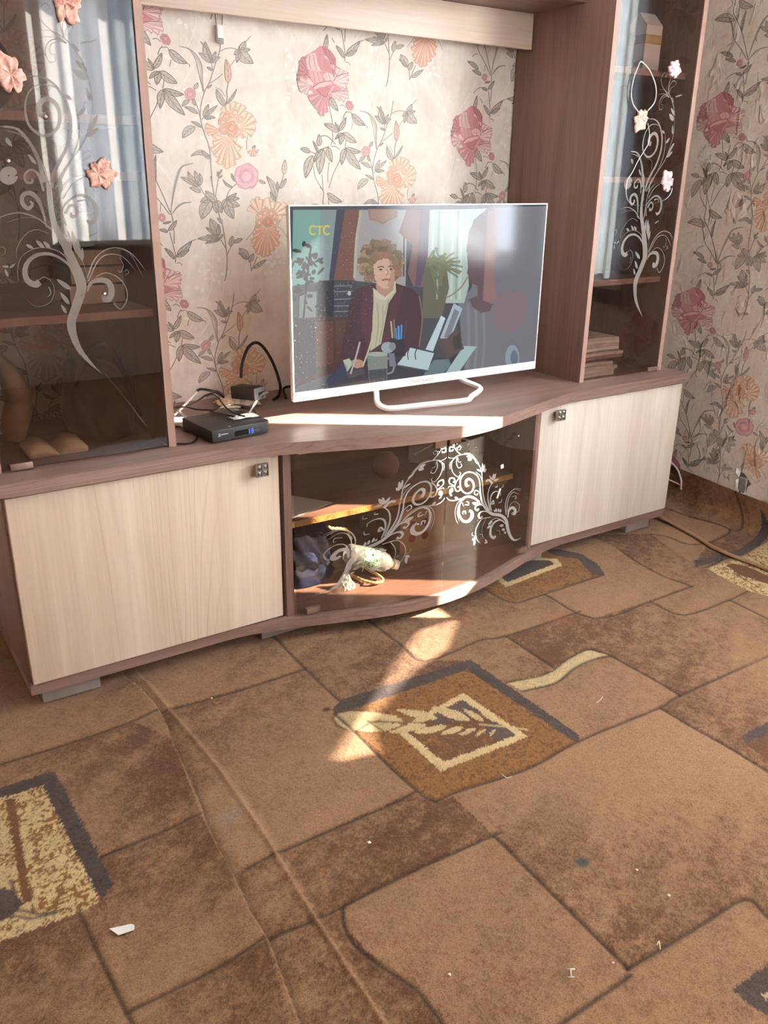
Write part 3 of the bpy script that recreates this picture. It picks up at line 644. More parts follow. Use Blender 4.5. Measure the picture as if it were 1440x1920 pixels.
# brown panels: outline, tone at the start, tone at the end, the direction from start to end
PAN = [
 ([(0,1180),(245,1275),(300,1335),(0,1432)], .18, .28, (100,1420), (200,1300)),
 ([(0,1434),(250,1353),(323,1392),(377,1530),(187,1606),(103,1446),(0,1475)], .30, .85, (120,1520), (300,1400)),
 ([(187,1606),(377,1530),(436,1641),(500,1765),(400,1818),(237,1897),(148,1709),(212,1660)], .85, .30, (330,1560), (330,1760)),
 ([(0,1765),(148,1709),(237,1897),(272,1960),(-80,1990)], .75, .42, (100,1730), (100,1880)),
 ([(237,1900),(400,1818),(502,1768),(575,1960),(272,1975)], .40, .85, (330,1890), (520,1830)),
 ([(245,1275),(520,1200),(572,1254),(300,1335)], .22, .42, (300,1290), (520,1230)),
 ([(300,1335),(572,1254),(640,1314),(628,1340),(735,1443),(777,1485),(700,1523),(462,1627),(373,1504)], .62, .22, (330,1370), (500,1440)),
 ([(462,1627),(777,1485),(815,1504),(850,1494),(925,1565),(792,1625),(642,1700),(500,1762),(436,1640)], .55, .92, (520,1680), (860,1540)),
 ([(500,1765),(596,1723),(642,1702),(650,1745),(717,1812),(771,1848),(800,1879),(860,1990),(560,1990)], .45, .92, (560,1860), (730,1840)),
 ([(642,1702),(792,1625),(925,1566),(1176,1814),(1181,1830),(1050,1925),(860,1990),(800,1879),(771,1848),(717,1812),(650,1745)], .22, .34, (800,1680), (1100,1850)),
 ([(815,1504),(865,1482),(993,1439),(1085,1389),(1237,1326),(1365,1400),(1440,1446),(1500,1480),(1500,1600),(1440,1719),(1395,1685),(1176,1814),(925,1566),(850,1494)], .12, .75, (1080,1450), (1190,1790)),
 ([(1176,1814),(1395,1685),(1440,1719),(1560,1790),(1560,2000),(1000,2000),(1181,1830)], .32, .30, (1300,1760), (1300,1900)),
 ([(1237,1326),(1275,1303),(1440,1230),(1520,1195),(1520,1500),(1440,1446),(1365,1400)], .75, .22, (1290,1370), (1400,1270)),
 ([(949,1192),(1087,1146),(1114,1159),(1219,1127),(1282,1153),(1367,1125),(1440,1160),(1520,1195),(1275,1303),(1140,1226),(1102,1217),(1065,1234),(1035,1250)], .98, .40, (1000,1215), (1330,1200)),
 ([(796,1239),(899,1200),(949,1192),(1037,1250),(1024,1262),(949,1279),(882,1237)], .18, .45, (830,1240), (980,1230)),
 ([(949,1279),(1024,1264),(1065,1236),(1102,1219),(1140,1228),(1275,1303),(1237,1326),(1085,1388)], .22, .28, (1050,1300), (1200,1280)),
 ([(520,1195),(688,1161),(796,1239),(882,1237),(640,1312),(572,1254)], .40, .62, (560,1220), (720,1260)),
 ([(688,1161),(899,1098),(959,1129),(1020,1113),(1110,1157),(1080,1145),(949,1192),(899,1200),(796,1239)], .55, .32, (800,1140), (900,1190)),
 ([(1022,1112),(1132,1077),(1087,1041),(1125,1024),(1159,1028),(1196,1054),(1245,1080),(1297,1099),(1114,1159)], .14, .22, (1080,1110), (1200,1090)),
 ([(1159,1028),(1196,1054),(1245,1080),(1297,1099),(1219,1127),(1282,1153),(1367,1125),(1402,1108),(1324,1063),(1301,1058),(1219,1001),(1100,1000)], .70, .28, (1160,1020), (1310,1110)),
 ([(1219,1001),(1249,1005),(1290,1020),(1331,1016),(1369,992),(1294,969)], .02, .12, (1230,1000), (1350,1000)),
 ([(1294,969),(1369,992),(1400,1000),(1425,960),(1290,900),(1240,930)], .50, .42, (1290,950), (1390,990)),
 ([(1331,1016),(1369,992),(1425,1000),(1387,1033),(1301,1058)], .80, .5, (1340,1020), (1400,1020)),
 ([(1402,1108),(1440,1120),(1500,1150),(1520,1195),(1440,1160),(1367,1125)], .42, .15, (1380,1130), (1440,1150)),
]
for L, a, b, p, q in PAN:
    m = inside(poly_px(L)); P, Q = spx(*p), spx(*q); v = Q-P
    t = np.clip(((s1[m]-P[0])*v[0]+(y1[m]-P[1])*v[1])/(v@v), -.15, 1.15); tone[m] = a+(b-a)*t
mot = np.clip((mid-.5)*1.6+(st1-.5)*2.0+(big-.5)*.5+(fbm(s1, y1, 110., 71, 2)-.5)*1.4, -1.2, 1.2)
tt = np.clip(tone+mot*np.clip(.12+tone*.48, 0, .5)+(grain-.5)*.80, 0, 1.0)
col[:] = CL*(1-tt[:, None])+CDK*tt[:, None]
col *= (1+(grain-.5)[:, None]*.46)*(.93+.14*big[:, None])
def fill(L, c, amp=.3, speck=0., c2=None):
    m = inside(poly_px(L)); g = 1+(grain[m]-.5)[:, None]*amp+(mid[m]-.5)[:, None]*.35
    cc = np.tile(c, (m.size, 1))
    if speck:
        k = (mid[m]*.45+fbm(s1[m], y1[m], 150., 91, 1)*.55+(grain[m]-.5)*.35 > 1-speck)
        cc[k] = c2
    col[m] = cc*g; return m
# feather medallion
fill([(626,1336),(640,1312),(882,1237),(1086,1383),(1086,1389),(993,1439),(865,1482),(815,1504),(735,1443)], GOLD, .3, .35, GOLDD)
fill([(640,1312),(882,1236),(876,1255),(690,1320),(628,1340),(624,1330)], CHAR); fill([(882,1236),(1087,1378),(1085,1390),(1071,1386),(874,1254)], CHAR)
fill([(868,1299),(990,1381),(826,1446),(742,1370)], CREAM, .3); fill([(866,1312),(968,1378),(832,1428),(762,1372)], GOLDD*1.15, .4, .3, GOLD)
fill([(866,1312),(905,1336),(820,1362),(800,1345)], CHAR*1.5, .3, .35, GOLDD); fill([(968,1378),(930,1352),(900,1372),(935,1390)], CHAR*1.5, .3, .3, GOLDD)
fe = []
fill([(624,1350),(634,1338),(662,1334),(705,1336),(745,1343),(720,1372),(690,1374),(650,1370)], CREAM*.80, .3)
def barb(b, t, wd, c): m_, up, dn = leafpts(b, t, wd); fill([tuple(p) for p in up]+[tuple(p) for p in dn[::-1][1:-1]], c, .3)
for b, t, wd in (((822,1347),(742,1331),15),((882,1350),(806,1325),17),((908,1352),(866,1328),11),((930,1354),(896,1330),8),((945,1356),(922,1338),6),((800,1359),(728,1374),14),((838,1362),(775,1375),13),((868,1364),(826,1376),11),((892,1366),(858,1378),9),((912,1367),(890,1380),7),((930,1366),(918,1382),6),((760,1354),(700,1340),12),((752,1358),(690,1372),12)): barb(b, t, wd, CREAM*.94)
# second medallion at the plinth, the left corner frame, the frames on the right
fill([(899,1098),(959,1129),(1132,1077),(1118,1057),(1087,1041),(1039,1031),(960,1060)], GOLD, .3, .35, GOLDD)
fill([(1024,1030),(1050,1028),(1090,1038),(1119,1055),(1134,1076),(1110,1078),(1085,1048),(1040,1040)], CHAR)
fill([(925,1080),(949,1100),(1054,1060),(1046,1048),(980,1040)], CREAM); fill([(936,1078),(951,1091),(1040,1057),(1030,1050),(980,1048)], CHAR*.95)
fill([(-40,1488),(103,1445),(213,1655),(190,1688),(179,1672),(80,1473),(-40,1508)], CHAR, .25)
m = fill([(-40,1508),(80,1473),(179,1672),(190,1688),(155,1708),(-40,1780)], CREAM, .35, .42, GOLD*.9)
fill([(10,1500),(26,1494),(60,1690),(44,1694)], GOLDD*1.2, .4); fill([(-30,1660),(20,1668),(45,1690),(25,1715),(-30,1740)], CHAR*1.3, .4)
fill([(1300,1052),(1387,1030),(1415,1008),(1440,985),(1447,1000),(1425,1022),(1392,1042),(1304,1064)], CHAR)
fill([(1324,1066),(1392,1045),(1447,1010),(1500,1060),(1500,1140),(1440,1118),(1402,1108)], CREAM, .3, .40, GOLD*.85)
fill([(1362,1060),(1375,1056),(1400,1062),(1450,1084),(1500,1100),(1500,1112),(1440,1095),(1385,1078)], GOLDD*1.1, .4)
fill([(1391,1378),(1440,1354),(1500,1330),(1500,1352),(1440,1376),(1399,1396)], CHAR); fill([(1399,1396),(1440,1376),(1500,1352),(1500,1480),(1440,1425)], CDK*1.15, .4)
fill([(1370,1855),(1440,1808),(1500,1780),(1500,1960),(1440,1906)], CHAR); fill([(1425,1866),(1470,1840),(1500,1850),(1500,1900),(1450,1880)], CREAM*.8)
fill([(949,1279),(1024,1262),(1065,1234),(1102,1217),(1140,1226),(1110,1236),(1076,1252),(1042,1279),(979,1294)], CREAM*.86, .3)
# carved outlines: darker and sunk into the pile
LN = [
 [(-40,1446),(0,1433),(105,1401),(249,1353),(307,1333),(440,1297),(572,1254)], [(510,1190),(520,1200),(572,1254),(636,1314)], [(626,1338),(666,1374),(735,1443),(795,1493),(817,1503)],
 [(817,1503),(864,1482),(993,1439),(1085,1388),(1237,1326),(1275,1303),(1440,1230),(1500,1203)],
 [(462,1627),(521,1598),(700,1523),(777,1485)], [(237,1898),(400,1818),(500,1763),(596,1723),(642,1700),(792,1625),(940,1560)], [(148,1709),(190,1800),(237,1898),(275,1960)],
 [(187,1606),(280,1568),(377,1530)], [(642,1702),(646,1738),(671,1779),(717,1812),(771,1848),(800,1879),(835,1930)], [(925,1566),(1050,1690),(1176,1814)], [(1176,1816),(1300,1742),(1395,1685),(1440,1719),(1500,1760)],
 [(1181,1829),(1120,1872),(1050,1922)], [(1237,1326),(1300,1364),(1365,1400),(1440,1446),(1500,1480)],
 [(688,1161),(748,1206),(796,1239),(899,1200),(949,1192),(1087,1146)], [(949,1192),(1037,1250)], [(949,1279),(1024,1262),(1065,1234),(1102,1217),(1140,1226),(1162,1238),(1230,1275),(1275,1303)],
 [(979,1295),(1042,1279),(1076,1252),(1110,1236),(1145,1229)], [(899,1098),(959,1129),(1020,1113),(1131,1077)], [(1020,1113),(1114,1159),(1219,1127),(1297,1099)], [(1159,1028),(1196,1054),(1245,1080),(1297,1099)],
 [(1219,1127),(1282,1153),(1367,1125),(1402,1108)], [(1367,1125),(1440,1160),(1500,1190)], [(1219,1001),(1249,1005),(1290,1020),(1331,1016),(1369,992),(1294,969)], [(1331,1016),(1355,1045),(1324,1064)], [(688,1161),(640,1140)],
 [(1247,952),(1294,969),(1340,980),(1385,995),(1398,965)],
]
for L in LN:
    P = np.array([p[:2] for p in catmull([np.array([*spx(u, v), 0]) for u, v in L], 4)]) if len(L) > 2 else poly_px(L)
    m, d, sg = dist_line(P, .02); f = np.exp(-(d/.0044)**2)
    col[m] = col[m]*(1-.84*f)[:, None]+(np.array(lin((54, 32, 16)))[None, :]*(.84*f)[:, None]); height[m] -= .0022*np.exp(-(d/.005)**2)
def thin(L, wd, c, k=.85):
    P = poly_px(L); m, d, sg = dist_line(P, .02); f = k*np.exp(-(d/wd)**2); col[m] = col[m]*(1-f)[:, None]+c[None, :]*f[:, None]
VD = np.array(lin((92, 62, 36)))
thin([(690,1353),(780,1355),(860,1356),(940,1362)], .0030, VD); thin([(900,1358),(945,1362),(988,1368)], .0034, CREAM)
thin([(624,1348),(632,1338),(655,1333),(690,1333)], .0034, VD); thin([(624,1350),(632,1362),(655,1371),(700,1375)], .0034, VD); thin([(690,1353),(720,1372)], .003, VD); thin([(712,1352),(690,1358),(668,1372)], .003, VD)
thin([(0,1708),(40,1706),(75,1714),(108,1708)], .004, CHAR); thin([(-20,1730),(25,1716),(60,1722),(105,1711)], .003, CHAR)
thin([(20,1650),(35,1700)], .004, CHAR); thin([(1420,1100),(1375,1075),(1450,1085)], .003, VD)
# worn, stained and faded spots
for (u, v), r, c, k in (((1092,1616),.014,(62,68,64),.98),((428,1530),.028,(140,132,120),.5),((1050,1160),.05,(150,86,40),.35),((612,1331),.010,(48,38,24),.9),((1045,1420),.007,(150,120,96),.5),((1415,1235),.06,(178,140,100),.25)):
    p = spx(u, v); dd = np.hypot((s1-p[0]), (y1-p[1])*1.2)*(1+.35*(mid-.5)*2); f = k*np.exp(-(dd/r)**4 if r < .02 else -(dd/r)**2); col = col*(1-f)[:, None]+np.array(lin(c))[None, :]*f[:, None]
# the fold: a long crease where the carpet doubles over a seam, and a second faint ridge beside it
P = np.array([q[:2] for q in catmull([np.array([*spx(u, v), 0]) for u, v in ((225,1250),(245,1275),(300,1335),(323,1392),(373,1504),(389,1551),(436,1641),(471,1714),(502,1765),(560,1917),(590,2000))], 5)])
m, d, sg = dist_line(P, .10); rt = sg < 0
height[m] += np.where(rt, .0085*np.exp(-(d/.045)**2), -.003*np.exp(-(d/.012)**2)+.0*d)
f = np.where(rt, 0, .55)*np.exp(-(d/.006)**2); col[m] = col[m]*(1-f)[:, None]+np.array(lin((70, 44, 24)))[None, :]*f[:, None]  # crease shade painted into the pile colour on the low side
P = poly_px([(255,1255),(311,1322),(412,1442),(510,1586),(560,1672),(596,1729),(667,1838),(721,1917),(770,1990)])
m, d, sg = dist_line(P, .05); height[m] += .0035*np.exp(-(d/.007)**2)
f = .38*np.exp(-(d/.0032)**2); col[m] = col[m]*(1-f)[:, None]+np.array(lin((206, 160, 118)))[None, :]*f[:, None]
height += (fbm(s1, y1, 2.2, 61, 2)-.5)*.006+(grain-.5)*.0016+(mid-.5)*.0012
und = (y1 > .0) & (s1 > -.06) & (s1 < X3+.06); height = np.where(und, np.minimum(height, -.0006)-.002*np.clip((y1)/.03, 0, 1), height)
# shape: flat, then rolling up the right wall
bend = R-.012-CR; arc = CR*math.pi/2
X = np.where(s1 <= bend, s1, 0.); Zc = height.copy()
k1 = (s1 > bend) & (s1 <= bend+arc); th = np.where(k1, (s1-bend)/CR, 0)
X = np.where(k1, bend+(CR-height)*np.sin(th), X); Zc = np.where(k1, CR-(CR-height)*np.cos(th), Zc)
k2 = s1 > bend+arc; X = np.where(k2, bend+CR-height, X); Zc = np.where(k2, CR+(s1-bend-arc), Zc)
# the standing edge rises and falls a little
Zc = np.where(s1 > bend, Zc*(1+.10*np.sin(y1*5.)), Zc)
V = np.stack([X, y1, Zc], 1).astype(np.float32)
ni, nj = len(gs), len(gy); I, J = np.meshgrid(np.arange(ni-1), np.arange(nj-1), indexing='ij'); a = (I*nj+J).ravel()
Fq = np.stack([a, a+nj, a+nj+1, a+1], 1).astype(np.int32)
me = bpy.data.meshes.new('carpet'); me.vertices.add(NV); me.vertices.foreach_set('co', V.ravel())
me.loops.add(Fq.size); me.loops.foreach_set('vertex_index', Fq.ravel()); me.polygons.add(len(Fq)); me.polygons.foreach_set('loop_start', np.arange(0, Fq.size, 4, dtype=np.int32))
me.update(calc_edges=True); me.polygons.foreach_set('use_smooth', np.ones(len(Fq), bool))
ca = me.color_attributes.new('pile', 'FLOAT_COLOR', 'POINT'); ca.data.foreach_set('color', np.concatenate([np.clip(col, 0, 1), np.ones((NV, 1))], 1).astype(np.float32).ravel())
k = N('cut_pile_carpet'); at = k.n('ShaderNodeAttribute'); at.attribute_name = 'pile'; v = k.coord()
n1 = k.noise(v, 420, 2, .7); n2 = k.noise(v, 900, 2, .7)
cc = k.mix(1., at.outputs['Color'], k.ramp(n1, [(.3, (.55, .52, .48)), (.52, (1, 1, 1)), (.75, (1.12, 1.1, 1.08))]), 'MULTIPLY')
pb = k.pbsdf(cc, .95, .12, 0., k.bump(k.math('ADD', n1, n2), .55, .003)); pb.inputs['Sheen Weight'].default_value = .12; pb.inputs['Sheen Roughness'].default_value = .6
me.materials.append(k.m); carpet = bpy.data.objects.new('carpet', me); COL.objects.link(carpet)
tag(carpet, 'wall to wall brown patterned carpet with leaf medallion and curled edge', 'carpet')

# ------------------------------------------------------------------ wall unit
XM = (X1+X2)/2
def yf(x, inset=0.):
    t = max(-1., min(1., (x-XM)/.60)); return -.016-.132*(.5+.5*math.cos(math.pi*t))**.85+inset
def front_outline(x0, x1, inset, n=64): return [(x0+(x1-x0)*i/n, yf(x0+(x1-x0)*i/n, inset)) for i in range(n+1)]
YB = D-.004
o = prism('worktop', front_outline(-.012, X3+.012, .0)+[(X3+.012, YB), (-.012, YB)], ZT+.005, ZTOP, wd_x, None, .004, seg=3)
tag(o, 'long dark ash worktop with bowed front running along the wall unit', 'worktop')
bb = thing('plinth_board', (XM, .2, 0), 'dark ash bottom board with bowed front on small grey feet', 'base board')
prism('board', front_outline(-.006, X3+.008, .026)+[(X3+.008, YB), (-.006, YB)], .040, ZB-.0035, wd_x, bb, .003)
for a, b in ((.020, .155), (.585, .715), (1.45, 1.60), (2.0, 2.12)): box('foot', a, b, .030, .075, 0.0, .040, footm, bb, .003)
for a, b in ((.020, .155), (1.0, 1.12), (2.0, 2.12)): box('foot', a, b, .38, .43, 0.0, .040, footm, bb, .003)
def knob(parent, u, v):
    p = on(u, v, 1, -.018); bm = bmesh.new(); s = .0155
    def quadbox(x0, x1, y0, y1, z0, z1):
        vs = [bm.verts.new((x, y, z)) for x in (x0, x1) for y in (y0, y1) for z in (z0, z1)]
        for f in ((0,1,3,2),(4,6,7,5),(0,4,5,1),(2,3,7,6),(0,2,6,4),(1,5,7,3)): bm.faces.new([vs[i] for i in f])
    quadbox(-s, s, -.003, .004, -s, s); quadbox(-.006, .006, .004, .019, -.006, .006)
    for cx in (-.5, .5):
        for cz in (-.5, .5):
            x, z, h = cx*s, cz*s, s*.40
            q = [bm.verts.new((x+a*h, -.0032, z+b*h)) for a, b in ((-1,-1),(1,-1),(1,1),(-1,1))]; tip = bm.verts.new((x, -.0085, z))
            for i in range(4): bm.faces.new((q[i], q[(i+1) % 4], tip))
    for a in (-1, 1):
        quadbox(a*s-.0012, a*s+.0012, -.006, -.002, -s, s); quadbox(-s, s, -.006, -.002, a*s-.0012, a*s+.0012)
    quadbox(-.0012, .0012, -.006, -.002, -s, s); quadbox(-s, s, -.006, -.002, -.0012, .0012)
    bm.transform(Matrix.Translation(Vector(p))); o = bmobj('handle', bm, met, parent); o['label'] = 'square metal handle with four small pyramids'; return o
def base_cabinet(x0, x1, uv, label, doormat):
    c = thing('base_cabinet', ((x0+x1)/2, .2, ZB), label, 'cabinet', 'base cabinets of the wall unit')
    box('side_panel', x0-.004, x0+.013, .020, YB, ZB-.003, ZT+.0045, wd_z, c); box('side_panel', x1-.014, x1+.002, .020, YB, ZB-.003, ZT+.0045, wd_z, c)
    box('back_panel', x0+.013, x1-.014, YB-.005, YB-.001, ZB, ZT, wd_z, c, 0); box('bottom_panel', x0+.013, x1-.014, .022, YB-.006, ZB-.003, ZB+.014, wd_x, c)
    d = box('door', x0+.001, x1-.001, .0, .018, ZB+.001, ZT-.002, doormat, c, .0012); d['label'] = 'pale ash door'
    knob(d, *uv); return c
base_cabinet(0., X1, (490.5, 881), 'wide base cabinet with pale door and handle at its upper right corner', wl_z)
base_cabinet(X2, X3, (1051, 778), 'base cabinet with pale door and handle at its upper left corner', wl_z2)

# ---- etched ornament and applied flowers on glass
def etched(name, strips, leaves, to3, mat, parent, px=1.):
    dr = Draw()
    for pts, w0, w1 in strips:
        prof = (lambda t, a=w0, b=w1: max(.35, a+(b-a)*t)*(1 if t < .93 else max(.25, (1-t)/.07)) if not isinstance(a, tuple) else np.interp(t, a[0], a[1]))
        dr.strip(pts, lambda t, p=prof: .86*p(t), (200,200,200), 0, 1., 7)
    for b, t, wd in leaves:
        m_, up, dn = leafpts(b, t, wd); dr.poly(up+dn[::-1][1:-1], (200,200,200), 0)
    V = []; F = []
    for pts, col, lay in dr.P:
        s = len(V); V += [to3(*p) for p in pts]; F.append(tuple(range(s, s+len(pts))))
    return mesh(name, V, F, mat, parent)
def lily(name, c, r, parent, seed, mat, squash=1., lean=0.):
    rnd = random.Random(seed); V = [(c[0], c[1]-.004, c[2])]; F = []; n = 60; rings = 7
    for k in range(1, rings+1):
        f = k/rings
        for i in range(n):
            a = 2*math.pi*i/n+lean; pet = abs(math.cos(3*a+.3*math.sin(a*2+seed)))
            rr = r*1.0*(.68+.32*pet**.9+.06*math.sin(11*a+seed)+.04*math.sin(17*a+2*seed))*f*(1+.22*math.sin(a+seed*1.7)+.12*math.sin(2*a+seed)); h = .0035+.005*math.sin(f*2.6)*(1-.5*pet)
            V.append((c[0]+rr*math.cos(a)*squash, c[1]-h+(.004 if k == rings else 0)*0, c[2]+rr*math.sin(a)))
    for i in range(n): F.append((0, 1+i, 1+(i+1) % n))
    for k in range(rings-1):
        for i in range(n): F.append((1+k*n+i, 1+(k+1)*n+i, 1+(k+1)*n+(i+1) % n, 1+k*n+(i+1) % n))
    s = len(V); V += [(v[0], c[1]-.0005, v[2]) for v in V[1+(rings-1)*n:1+rings*n]]
    for i in range(n): F.append((1+(rings-1)*n+i, s+i, s+(i+1) % n, 1+(rings-1)*n+(i+1) % n))
    return mesh(name, V, F, mat, parent, True)
def lily_mat(name, c1, c2):
    k = N(name); v = k.coord(); nz = k.noise(v, 95, 3, .6, .5)
    k.pbsdf(k.ramp(nz, [(.32, lin(c2)), (.5, lin(c1)), (.72, lin((244, 214, 198)))]), .45, .4, 0., k.bump(k.noise(v, 220, 2), .3, .001)); return k.m
lm1 = lily_mat('peach_flower_applique', (222, 172, 152), (186, 118, 104)); lm2 = lily_mat('pink_flower_applique', (226, 190, 190), (196, 128, 142))
h_ = zm(0, 0, 4.8); i_ = zm(0, 340, 4.8)
def H(L): return [h_(*p) for p in L]
def I_(L): return [i_(*p) for p in L]
TS = [ # (points, width at start, width at end)
 (I_([(918,1733),(820,1640),(720,1520),(660,1380),(645,1260),(690,1120),(735,960),(715,850),(640,680),(560,520),(490,380),(450,200),(430,0)]), ([0,.12,.3,.5,.75,1.], [.3,9,19,21,16,7]), 0),
 (I_([(700,1180),(665,1300),(680,1430),(740,1560),(840,1670)]), 2.2, .6), (I_([(430,10),(400,-120),(330,-220)]), 6, 3), (I_([(470,60),(500,-80),(560,-200)]), 6, 3), (I_([(470,200),(450,40),(400,-60)]), 5, 2),
 (H([(470,1640),(510,1500),(600,1330),(640,1150),(620,980),(560,850),(470,740),(360,690),(200,680)]), 9, 3.2),
 (H([(520,790),(430,765),(330,770),(250,850),(228,980),(260,1120),(350,1205),(440,1215),(520,1150),(543,1050),(515,950),(450,895),(385,905),(345,970),(370,1030),(410,1040)]), ([0,.3,.6,.85,1.], [2,5,8.5,12,14]), 0),
 (H([(500,1700),(560,1560),(650,1420),(700,1280),(716,1130),(690,980),(645,850)]), 4, 1.2), (H([(540,1640),(620,1480),(750,1290),(830,1100)]), 4, 1.2),
 (H([(760,1280),(820,1060),(832,900),(800,700),(740,540),(640,400),(560,330),(460,275),(345,270)]), ([0,.3,.7,1.], [1.2,2,2.4,.6]), 0), (H([(830,900),(805,720),(750,570),(655,420)]), 1.6, .8),
 (H([(600,390),(500,350),(430,390),(412,470),(445,555),(500,545),(490,500)]), 3, 1.2), (H([(600,385),(520,340),(420,330),(350,345)]), 2.2, .8), (H([(545,370),(460,400),(455,480),(510,490)]), 1.8, 1),
 (H([(590,380),(470,280),(380,190),(356,100),(400,28),(450,60),(430,85)]), 2.2, 1.2), (H([(575,340),(540,200),(558,100)]), 3.5, 1.5), (H([(575,330),(565,210),(625,150),(690,190),(670,230)]), 2, .8), (H([(585,330),(600,260),(650,230),(655,270)]), 1.6, .7),
 (H([(270,460),(280,590),(340,660)]), 1.2, .6), (H([(400,1640),(340,1420),(250,1260),(150,1160),(0,1135)]), 9, 4), (H([(360,1500),(280,1320),(180,1210),(30,1170)]), 3, 1.2), (H([(520,1480),(510,1330),(470,1260),(330,1240)]), 1.6, .7),
 (H([(395,1720),(345,1570),(275,1528),(222,1580),(240,1640),(290,1640),(288,1600)]), 5, 5), (I_([(420,420),(395,300),(340,160),(270,105),(205,130),(205,200),(255,245),(295,205),(270,180)]), ([0,.3,.7,1.], [2,10,9,4]), 0),
 (I_([(700,960),(650,800),(570,710),(450,655),(330,665),(250,730),(225,820),(255,900),(320,930),(358,905)]), ([0,.3,.7,1.], [3,6,12,15]), 0), (I_([(640,760),(560,650),(430,600),(300,610),(190,690),(160,820),(180,940)]), 2, .6),
 (I_([(350,890),(400,862),(460,900),(490,980),(460,1080),(380,1125),(290,1110),(200,1010)]), 1.8, .6), (I_([(440,950),(460,1010),(430,1040)]), 2.4, 1.5),
 (I_([(790,990),(815,920),(890,890),(970,905),(1005,970),(990,1050),(945,1065),(935,1020)]), ([0,.3,.65,1.], [3,11,14,10]), 0), (I_([(815,950),(880,850),(975,825),(1080,880),(1142,980),(1140,1080),(1090,1148),(1040,1115),(1025,1080)]), 1.6, 2.6),
 (I_([(785,880),(850,710),(950,618),(1080,600),(1200,665),(1310,800)]), 3.4, 1.), (I_([(795,900),(890,710),(1000,655),(1120,690),(1235,820)]), 3, .8), (I_([(1050,605),(1170,650),(1290,860)]), 1., .6),
 (I_([(1080,690),(1112,760),(1085,820),(1060,795)]), 1.2, 1), (I_([(1130,845),(1160,820),(1140,795),(1125,815)]), 1.2, 1.4),
 (I_([(560,440),(560,260),(640,160),(730,125),(820,165),(865,250),(860,335),(815,375),(785,350)]), ([0,.35,.8,1.], [3,6,10,4]), 0), (I_([(590,290),(635,220),(690,240),(690,305),(650,320),(640,280)]), 6, 7), (I_([(770,130),(850,180),(905,270),(925,370),(890,440)]), 1.4, .5), (I_([(700,180),(770,170),(800,230)]), 4, 1),
 (H([(570,1790),(650,1660),(760,1590)]), 2.8, 1.6), (H([(560,1720),(640,1610),(750,1575)]), 1.2, .6), (I_([(600,400),(545,220),(560,60),(640,-40)]), 3, 1.2),
 (I_([(470,440),(350,340),(200,285),(100,290),(-20,330)]), 3.4, 1.6), (I_([(440,470),(330,435),(230,480),(155,600),(150,710)]), 1.4, .7), (I_([(340,330),(200,330),(60,370)]), 1.2, .6), (I_([(0,590),(40,600),(45,650),(0,665)]), 1.4, 1),
 (I_([(560,540),(600,700),(690,860)]), 1.6, 1), (I_([(700,560),(760,760),(790,880)]), 1.4, 1), (I_([(-10,560),(-30,400)]), 1, .5)]
for a in np.linspace(0, 6.0, 13)[:-1]: pass
TS.append(([h_(80+45*math.cos(a), 1580+45*math.sin(a)) for a in np.linspace(0, 6.4, 20)], 18.5, 18.5))
TL = [(h_(*a), h_(*b), wd) for a, b, wd in (((785,645),(680,538),8),((788,720),(665,622),13),((818,910),(778,780),6),((715,1035),(775,958),8),((800,1190),(885,1030),9),((780,1230),(890,1150),10),((585,852),(652,900),7),((650,390),(720,470),4),((720,385),(870,360),4),((330,1480),(250,1385),6),((50,1240),(110,1320),8))]
TL += [(i_(*a), i_(*b), wd) for a, b, wd in (((300,605),(235,568),6),((400,600),(322,530),7),((452,600),(390,540),7),((640,625),(612,440),8),((700,660),(648,440),10),((715,690),(700,510),8),((738,720),(742,595),7),((640,975),(510,880),9),((628,1110),(540,998),8),((600,1190),(550,1108),6),((560,90),(540,-40),6),((80,770),(20,765),5),((90,780),(140,740),5),((75,860),(45,790),5),((800,500),(880,460),4))]
def tower(x0, x1, gx0, gx1, name_label, pat_shift, flowers, pins, shelves, clip, edge):
    t = thing('glazed_tower', ((x0+x1)/2, .25, ZTOP), name_label, 'cabinet', 'glazed towers of the wall unit')
    for a, b in ((x0, x0+.0175), (x1-.0175, x1)):
        p_ = box('side_panel', a, b, YT+.0006, YB-.002, ZTOP+.0003, 2.05, wd_z, t, .0008)
        e = box('edge_band', a, b, YT-.0008, YT+.0005, ZTOP+.0003, 2.05, wpink, p_, 0); e['label'] = 'pinkish beige edge strip'
    box('top_panel', x0+.0175, x1-.0175, YT, YB-.002, 2.03, 2.05, wd_x, t)
    for u, v in shelves:
        z = on(u, v, 1, .10)[2]; s_ = box('shelf', x0+.018, x1-.018, .10, YB-.01, z-.017, z, wd_x, t, .0006); box('edge_band', x0+.018, x1-.018, .0985, .0998, z-.017, z, wpink, s_, 0)
    d = box('glass_door', gx0, gx1, YT+.002, YT+.006, ZTOP+.004, 2.02, g_tower, t, 0)
    def to3(u, v):
        q = on(u, v, 1, YT); return (q[0]+pat_shift[0], YT+.0014, q[2]+pat_shift[1])
    etched('etched_scrolls', TS, TL, lambda u, v: clampx(to3(u, v), gx0, gx1), etch_t, d)
    for k, (u, v, r, sq, mt) in enumerate(flowers):
        q = on(u, v, 1, YT); lily('applied_flower', (q[0], YT+.0014, q[2]), r, d, k*2+(1 if pins else 4), mt, sq, .4+k)
    for u, v in pins:
        q = on(u, v, 1, YT); lathe('mirror_pin', [(0, .006), (.003, .0055), (.0048, .003), (.005, 0)], chrome, d, 14, Matrix.Translation(Vector((q[0], YT+.0012, q[2]))) @ Matrix.Rotation(math.pi/2, 4, 'X'))
    c0, c1 = on(*clip[0], 1, YT-.004), on(*clip[1], 1, YT-.004)
    box('hinge_plate', c0[0], c1[0], YT-.006, YT+.0015, ZTOP+.003, ZTOP+.017, clipm, d, .001)
    return t
